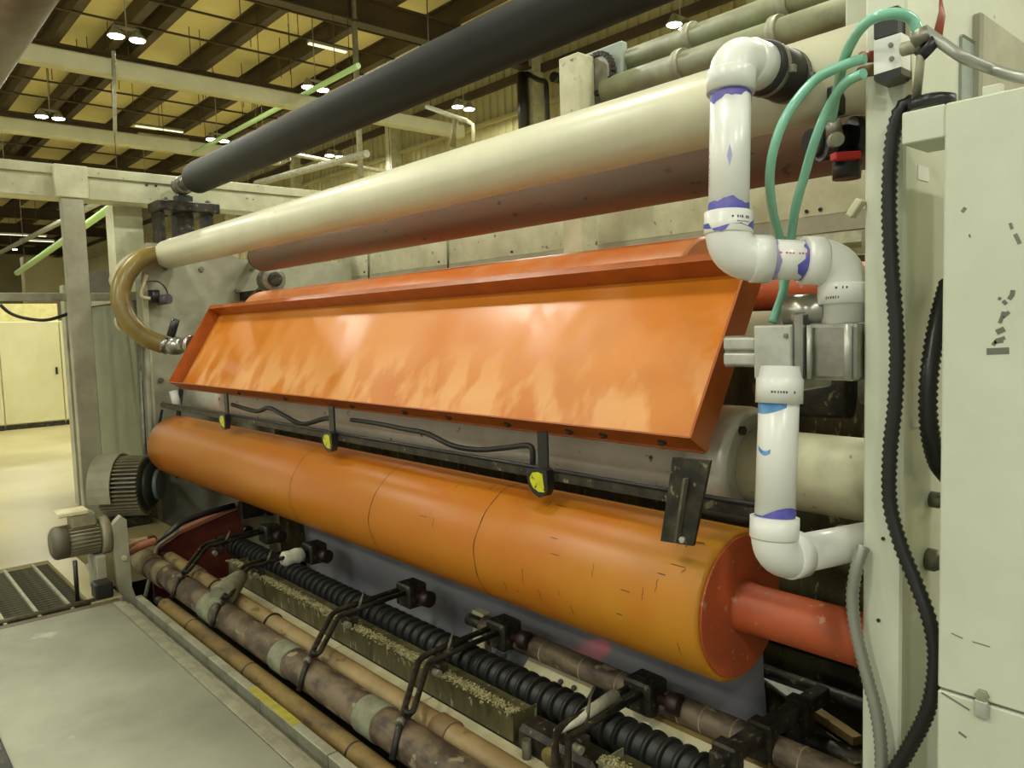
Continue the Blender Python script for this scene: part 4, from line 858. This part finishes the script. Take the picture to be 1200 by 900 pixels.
# guide arms (bent rods with clamp)
def arm(y0,wrap=None,lab='',sl=.28):
    t=thing('rod_clamp',(1.9,y0,.1),lab,'bent rod arm','bent rod arms over the trough')
    w2=.032
    A=[(2.26,y0+w2,.20),(1.80,y0+w2,.185),(1.50,y0+w2-.012-sl,.098),(1.452,y0+w2-.012-sl-.02,.0)]
    B=[(2.26,y0-w2,.20),(1.80,y0-w2,.18),(1.575,y0-w2-sl*.75,.118),(1.555,y0+.012-sl*.8,.112),(1.56,y0+w2-.016-sl*.8,.115)]
    b=new(); tube(b,bend(A,.06,6),.0135,10); obj('rod',b,BLKM,t)
    b=new(); tube(b,bend(B,.03,6),.0125,10); obj('rod',b,BLKM,t)
    b=new(); lathe(b,(1.52,y0+w2-.012-sl*.93,.103),(.8,.5,.24),[(-.012,.014),(-.01,.019),(.012,.019),(.014,.014)],12); obj('collar',b,STEEL,t)
    b=new(); box(b,(2.19,y0-.07,.11),(2.31,y0+.06,.235),.01); c=obj('clamp_block',b,BLKM,t)
    b=new(); lathe(b,(2.25,y0-.06,.17),(.15,-1,0),[(0,.02),(.05,.02),(.055,.042),(.10,.042),(.105,.032)],16); obj('knob',b,mat('dark_maroon',(56,34,30),(40,26,24),.5),c)
    b=new(); box(b,(2.235,y0-.02,.215),(2.27,y0+.015,.24)); obj('set_screw',b,BLKM,c)
    b=new(); box(b,(1.845,y0-.045,.108),(1.90,y0+.045,.155),.006); obj('saddle',b,BLKM,t)
    b=new(); cyl(b,(1.84,y0-.055,.125),(1.84,y0-.02,.125),.016,10); obj('nut',b,GALV,t)
    b=new(); tube(b,[(1.93,y0+.01,.16),(1.98,y0+.03,.24)],.006,6,True,[.012,.004]); obj('pin',b,GALVD,t)
    if wrap=='ball':
        b=new(); lathe(b,(2.02,y0-.01,.172),(1,0,.03),[(0,.03),(.02,.05),(.06,.046),(.10,.052),(.14,.044),(.16,.02)],18); obj('tape_wrap',b,WTAPE,t,'lumpy white tape wrap')
        b=new(); lathe(b,(1.74,y0-sl*.2,.155),(-.80,-.6,-.25),[(0,.04),(.06,.055),(.17,.075),(.23,.07)],16); obj('cloth_cover',b,CLOTH,t,'crusty grey cloth cover')
    if wrap=='sleeve':
        b=new(); tube(b,[(1.80,y0+.03,.175),(1.90,y0+.03,.178),(2.12,y0+.032,.195)],.02,16,True,[.012,.02,.025]); obj('tape_wrap',b,WTAPE,t,'white taped sleeve')
    return t
arm(5.2,None,'black bent rod arm at the far left end of the trough',.36)
arm(4.53,'ball','black bent rod arm with lumpy white tape wrap and grey cloth',.34)
arm(3.42,None,'black bent rod arm over the middle of the long trough')
arm(2.66,None,'black bent rod arm at the left end of the banded pipe')
arm(1.83,'sleeve','black bent rod arm with white taped sleeve, nearest of all')
# dark clutter block by the nearest arm
t=thing('trough_joint',(1.9,1.93,.03),'grimy black joint block between the two troughs','joint')
b=new(); box(b,(1.855,1.74,-.08),(1.98,2.14,.08),.02); obj('block',b,BLKM,t)
b=new(); lathe(b,(1.855,1.93,.04),(-1,0,0),[(0,.035),(.03,.035),(.035,.02)],14); obj('wheel_nut',b,mat('dirty_brass',(150,136,84),(110,98,60),.5,.3),t)
b=new(); cyl(b,(1.83,2.05,-.1),(1.83,2.05,.06),.018,10); obj('stud',b,GALVD,t)
b=new(); cyl(b,(1.83,1.83,-.1),(1.83,1.83,.05),.016,10); obj('stud',b,GALVD,t)
# black cross arm at right
t=thing('cross_arm',(2.4,1.0,.1),'grimy black cross arm at the lower right under the orange shaft','cross arm')
b=new(); obox(b,(1.9994,1.3453,0.2000),(2.6681,1.3217,0.2000),.055,.06,bev=.008); obj('bar',b,BLKM,t)
for k in (.1,.4,.75):
    p=V(*(1.9994,1.3453,0.2000)).lerp(V(*(2.6681,1.3217,0.2000)),k); b=new(); box(b,p-V(.03,.045,.10),p+V(.03,.045,.04),.008); obj('clip',b,BLKM,t)
b=new(); cyl(b,(1.98,1.03,-.03),(1.98,1.03,.06),.012,10); obj('chrome_pin',b,ALU,t)
t=thing('under_machine_rails',(2.9,1.2,.1),'dark rails and grey plates under the orange shaft at right','rails')
for (x,z,r) in ((2.75,.16,.03),(2.9,.26,.04),(2.62,.02,.04)):
    b=new(); cyl(b,(x,.886,z),(x,1.9,z),r,14); obj('rail',b,BLKM,t)
b=new(); Pq=[(2.7297,1.6293,0.1500),(2.8339,1.6127,0.1500),(2.7822,1.4093,0.1500),(2.6114,1.3893,0.1500)]
A=[b.verts.new(p) for p in Pq];B=[b.verts.new((p[0],p[1],p[2]-.01)) for p in Pq]
for k in range(4): b.faces.new((A[k],A[(k+1)%4],B[(k+1)%4],B[k]))
b.faces.new(A);b.faces.new(B[::-1]);bmesh.ops.recalc_face_normals(b,faces=b.faces); obj('plate',b,mat('pale_plate',(196,196,184),(150,156,150),.5,0,12),t)
b=new(); obox(b,(2.7966,1.6032,0.1000),(2.6090,1.1677,0.1000),.04,.03); obj('rail',b,OCHRE,t)
b=new(); obox(b,(2.7064,1.4260,0.0200),(2.5861,1.1422,0.0200),.06,.04); obj('rail',b,TROU,t)
b=new(); box(b,(3.22,.9,-.6),(3.27,7.2,1.5)); obj('back_plate',b,TROU,t)
b=new(); box(b,(2.3,.886,-.2),(2.6,.90,.08)); obj('side_plate',b,TROU,t)

# ---------------------------------------------------------------- far left drive clutter
t=thing('dark_red_plate',(2.1,5.8,-.2),'dark red side plate at the far end of the pit rolls','plate')
b=new(); prism(b,[(1.60,-.3),(1.60,.06),(1.80,.16),(2.26,.26),(2.26,-.3)],5.72,5.75); obj('plate',b,DRED,t)
b=new(); prism(b,[(1.80,.165),(2.3,.29),(2.3,.315),(1.80,.19)],5.70,5.78); obj('top_edge',b,mat('salmon_edge',(170,110,84)),t)
t=thing('black_lever_clamp',(2.1,5.75,.3),'black bent arm above the dark red plate at far left','arm')
b=new(); tube(b,bend([(1.6212,5.6800,0.1176),(1.7991,5.6800,0.2545),(1.9711,5.6800,0.2846),(2.1952,5.6800,0.3078)],.04),.022,10); obj('rod',b,BLK,t)
b=new(); tube(b,bend([(1.4504,5.4000,-0.1381),(1.6211,5.6600,0.1216),(1.7772,5.6600,0.2000)],.03),.014,8); obj('pull_rod',b,GALV,t)
b=new(); box(b,(2.22,5.62,.2),(2.4,5.7,.33),.01); obj('clamp_block',b,BLKM,t)
b=new(); lathe(b,(2.4,5.62,.25),(.2,-1,0),[(0,.02),(.05,.02),(.05,.04),(.09,.04)],14); obj('knob',b,BLK,t)
# big finned motor
t=thing('finned_motor',(1.8,7.1,0),'big dark finned electric motor between the tall post and far frame','motor')
md=V(.80,-.60,0).normalized(); mm=V(1.79,7.0,.34); mr=.25; s1,u1=frame(md)
b=new(); lathe(b,mm-md*.16,md,[(0,mr-.05),(.02,mr-.03),(.34,mr-.03),(.36,mr-.06)],40); obj('body',b,MOTD,t)
for k in range(44):
    a=k*2*math.pi/44; e=s1*math.cos(a)+u1*math.sin(a); b=new(); obox(b,mm-md*.14+e*(mr-.02),mm+md*.18+e*(mr-.02),.012,.05,e); obj('fin',b,MOTG,t)
b=new(); lathe(b,mm+md*.20,md,[(0,mr-.06),(.02,mr-.07),(.05,.15),(.06,.10)],32); obj('end_bell',b,MOTD,t)
b=new(); lathe(b,mm+md*.26,md,[(0,.13),(.03,.12),(.04,.06)],24); obj('end_cap',b,mat('blue_grey_cap',(98,110,108),None,.4),t)
b=new(); box(b,(1.62,6.9,0),(1.95,7.15,.09),.01); obj('foot',b,BLKM,t)
b=new(); prev=None
for k in range(11):
    a=math.radians(-20+k*14); e=s1*math.cos(a)+u1*math.sin(a)
    q=[b.verts.new(mm-md*.20+e*(mr+.015)),b.verts.new(mm-md*.02+e*(mr+.015)),b.verts.new(mm-md*.02+e*(mr+.03)),b.verts.new(mm-md*.20+e*(mr+.03))]
    if prev:
        for i in range(4): b.faces.new((prev[i],prev[(i+1)%4],q[(i+1)%4],q[i]))
    else: b.faces.new(q[::-1])
    prev=q
b.faces.new(prev); bmesh.ops.recalc_face_normals(b,faces=b.faces); obj('shroud',b,GREYP,t)
# gearmotor
t=thing('gear_motor',(1.1,5.35,0),'small grey gearmotor with terminal box on a stand at the platform corner','motor')
gz=.345; gx0,gx1,gy=.93,1.19,5.35; gr=.098
b=new(); cyl(b,(gx0+.06,gy,gz),(gx1,gy,gz),gr-.012,32); obj('body',b,MOTG,t)
for k in range(26):
    a=k*2*math.pi/26; b=new(); obox(b,(gx0+.085,gy+math.cos(a)*(gr-.006),gz+math.sin(a)*(gr-.006)),(gx1-.01,gy+math.cos(a)*(gr-.006),gz+math.sin(a)*(gr-.006)),.006,.022,(0,math.cos(a),math.sin(a))); obj('fin',b,MOTG,t)
b=new(); lathe(b,(gx0-.01,gy,gz),(1,0,0),[(0,.07),(.015,.095),(.03,.102),(.09,.102)],32); obj('fan_cover',b,mat('motor_brown_grey',(104,98,80),(88,82,66),.5),t)
b=new(); box(b,(gx0+.10,gy-.07,gz+.085),(gx1-.02,gy+.06,gz+.165),.008); tb=obj('terminal_box',b,MOTG,t)
b=new(); box(b,(gx0+.03,gy-.075,gz+.165),(gx1-.06,gy+.065,gz+.195),.006); obj('lid',b,IVORY,tb)
b=new(); lathe(b,(gx1,gy,gz),(1,0,0),[(0,.115),(.02,.12),(.05,.12),(.06,.10)],28); obj('flange',b,MOTG,t)
b=new(); cyl(b,(1.02,5.22,0),(1.02,5.22,.25),.013,10); obj('leg',b,BLK,t)
b=new(); box(b,(1.14,5.24,0),(1.20,5.46,.24),.006); obj('leg',b,GREYP,t)
b=new(); box(b,(1.10,5.12,0),(1.20,5.24,.10),.01); obj('foot_block',b,BLK,t)
t=thing('chain_guard',(1.3,5.35,-.1),'grubby cream chain guard loop between gearmotor and brown roll','guard')
P=[]; 
cA=(1.26,.40);cB=(1.50,.30)
b=new(); prism(b,[(1.25,.02),(1.245,.42),(1.30,.47),(1.33,.44),(1.335,.0),(1.40,-.25),(1.36,-.28),(1.28,-.2)],5.24,5.30); obj('side_plate',b,GREYP,t)
b=new(); tube(b,spline([(1.5131,5.5000,0.2242),(1.3808,5.4500,0.2156),(1.3281,5.4000,0.1687),(1.3114,5.4000,0.0701),(1.3160,5.3800,-0.0976),(1.3875,5.3800,-0.2032)],6),.02,10); obj('loop',b,mat('peach_guard',(190,160,120),(160,130,96),.6),t)
b=new(); tube(b,spline([(1.3703,5.4200,0.1780),(1.4565,5.4400,0.2011),(1.5552,5.4600,0.2112)],6),.025,10); obj('cover_arm',b,MATS['salmon_edge'],t)
b=new(); bolt(b,(1.30,5.24,.20),(0,-1,0),.018,.015); obj('bolt',b,IVORY,t)
b=new(); cyl(b,(1.3159,5.5000,0.2198),(1.6130,5.7000,0.1647),.03,12); tag(obj('drive_shaft',b,GALV),'short pale shaft linking the gearmotor to the frame','shaft')
pipe_thing('drain_stub',(1.1582,5.5000,0.1411),(1.1994,5.4000,-0.0155),.03,GREYP,'short pale pipe bend below the gearmotor')
# grating
t=thing('floor_grating',(0,5.7,-.02),'dark steel floor grating with pale cross bars beside the platform','grating')
b=new(); box(b,(-1.6,5.1,-.05),(1.06,6.33,-.03)); obj('tread_plate',b,DARKG,t)
x=.96-.17*14
while x<1.05:
    b=new(); box(b,(x,5.1,-.03),(x+.018,6.33,-.002)); obj('cross_bar',b,GALV,t)
    x+=.17
for k in range(24):
    y=5.12+k*.051
    b=new(); box(b,(-1.6,y,-.03),(1.06,y+.007,-.014)); obj('bearing_bar',b,GALVD,t)
b=new(); box(b,(-1.6,5.02,-.06),(1.22,5.09,-.0),.01); obj('edge_beam',b,mat('brown_edge',(96,86,66),(80,70,54),.7),t)
b=new(); cyl(b,(-1.6,5.14,.0),(1.1,5.14,.0),.018,10); obj('edge_pipe',b,GALVD,t)
# red beam for the pink spot on the web; its unseen sensor is added
rl=bpy.data.lights.new('sensor_red_beam','SPOT'); rl.energy=6; rl.color=(1,.05,.08); rl.spot_size=math.radians(16); rl.spot_blend=.8; rl.shadow_soft_size=.005
ro=bpy.data.objects.new('sensor_red_beam',rl); COL.objects.link(ro)
tg=V(*(2.4300,2.2241,0.1701)); ro.location=(2.30,tg.y-.28,.335); ro.rotation_euler=(tg-ro.location).to_track_quat('-Z','Y').to_euler()
b=new(); box(b,(2.26,tg.y-.33,.33),(2.31,tg.y-.285,.38),.004); tag(obj('added_beam_sensor',b,BLK),'small black box added unseen under the orange roll as sensor for the pink spot on the web','sensor')
b=new(); box(b,(.34,-6,-.25),(.397,3.9,.012),.004); tag(obj('dark_gap_strip',b,BLKM),'dark strip added for the shaded gap at the bottom left along the platform','rail')  # added strip whose black stands for the dark gap beside the platform
b=new(); tube(b,[(2.2826,6.9500,1.1557),(2.1915,6.9500,0.6160),(2.2039,6.9500,0.3496)],.02,8); tag(obj('black_hose',b,BLK),'black hose beside the far left end of the lower orange roll','hose')
b=new(); tube(b,[(2.1923,6.9000,1.1201),(2.2186,6.9000,0.9692)],.035,10); tag(obj('white_fitting',b,PVC),'small white fitting under the left corner of the tray','fitting')
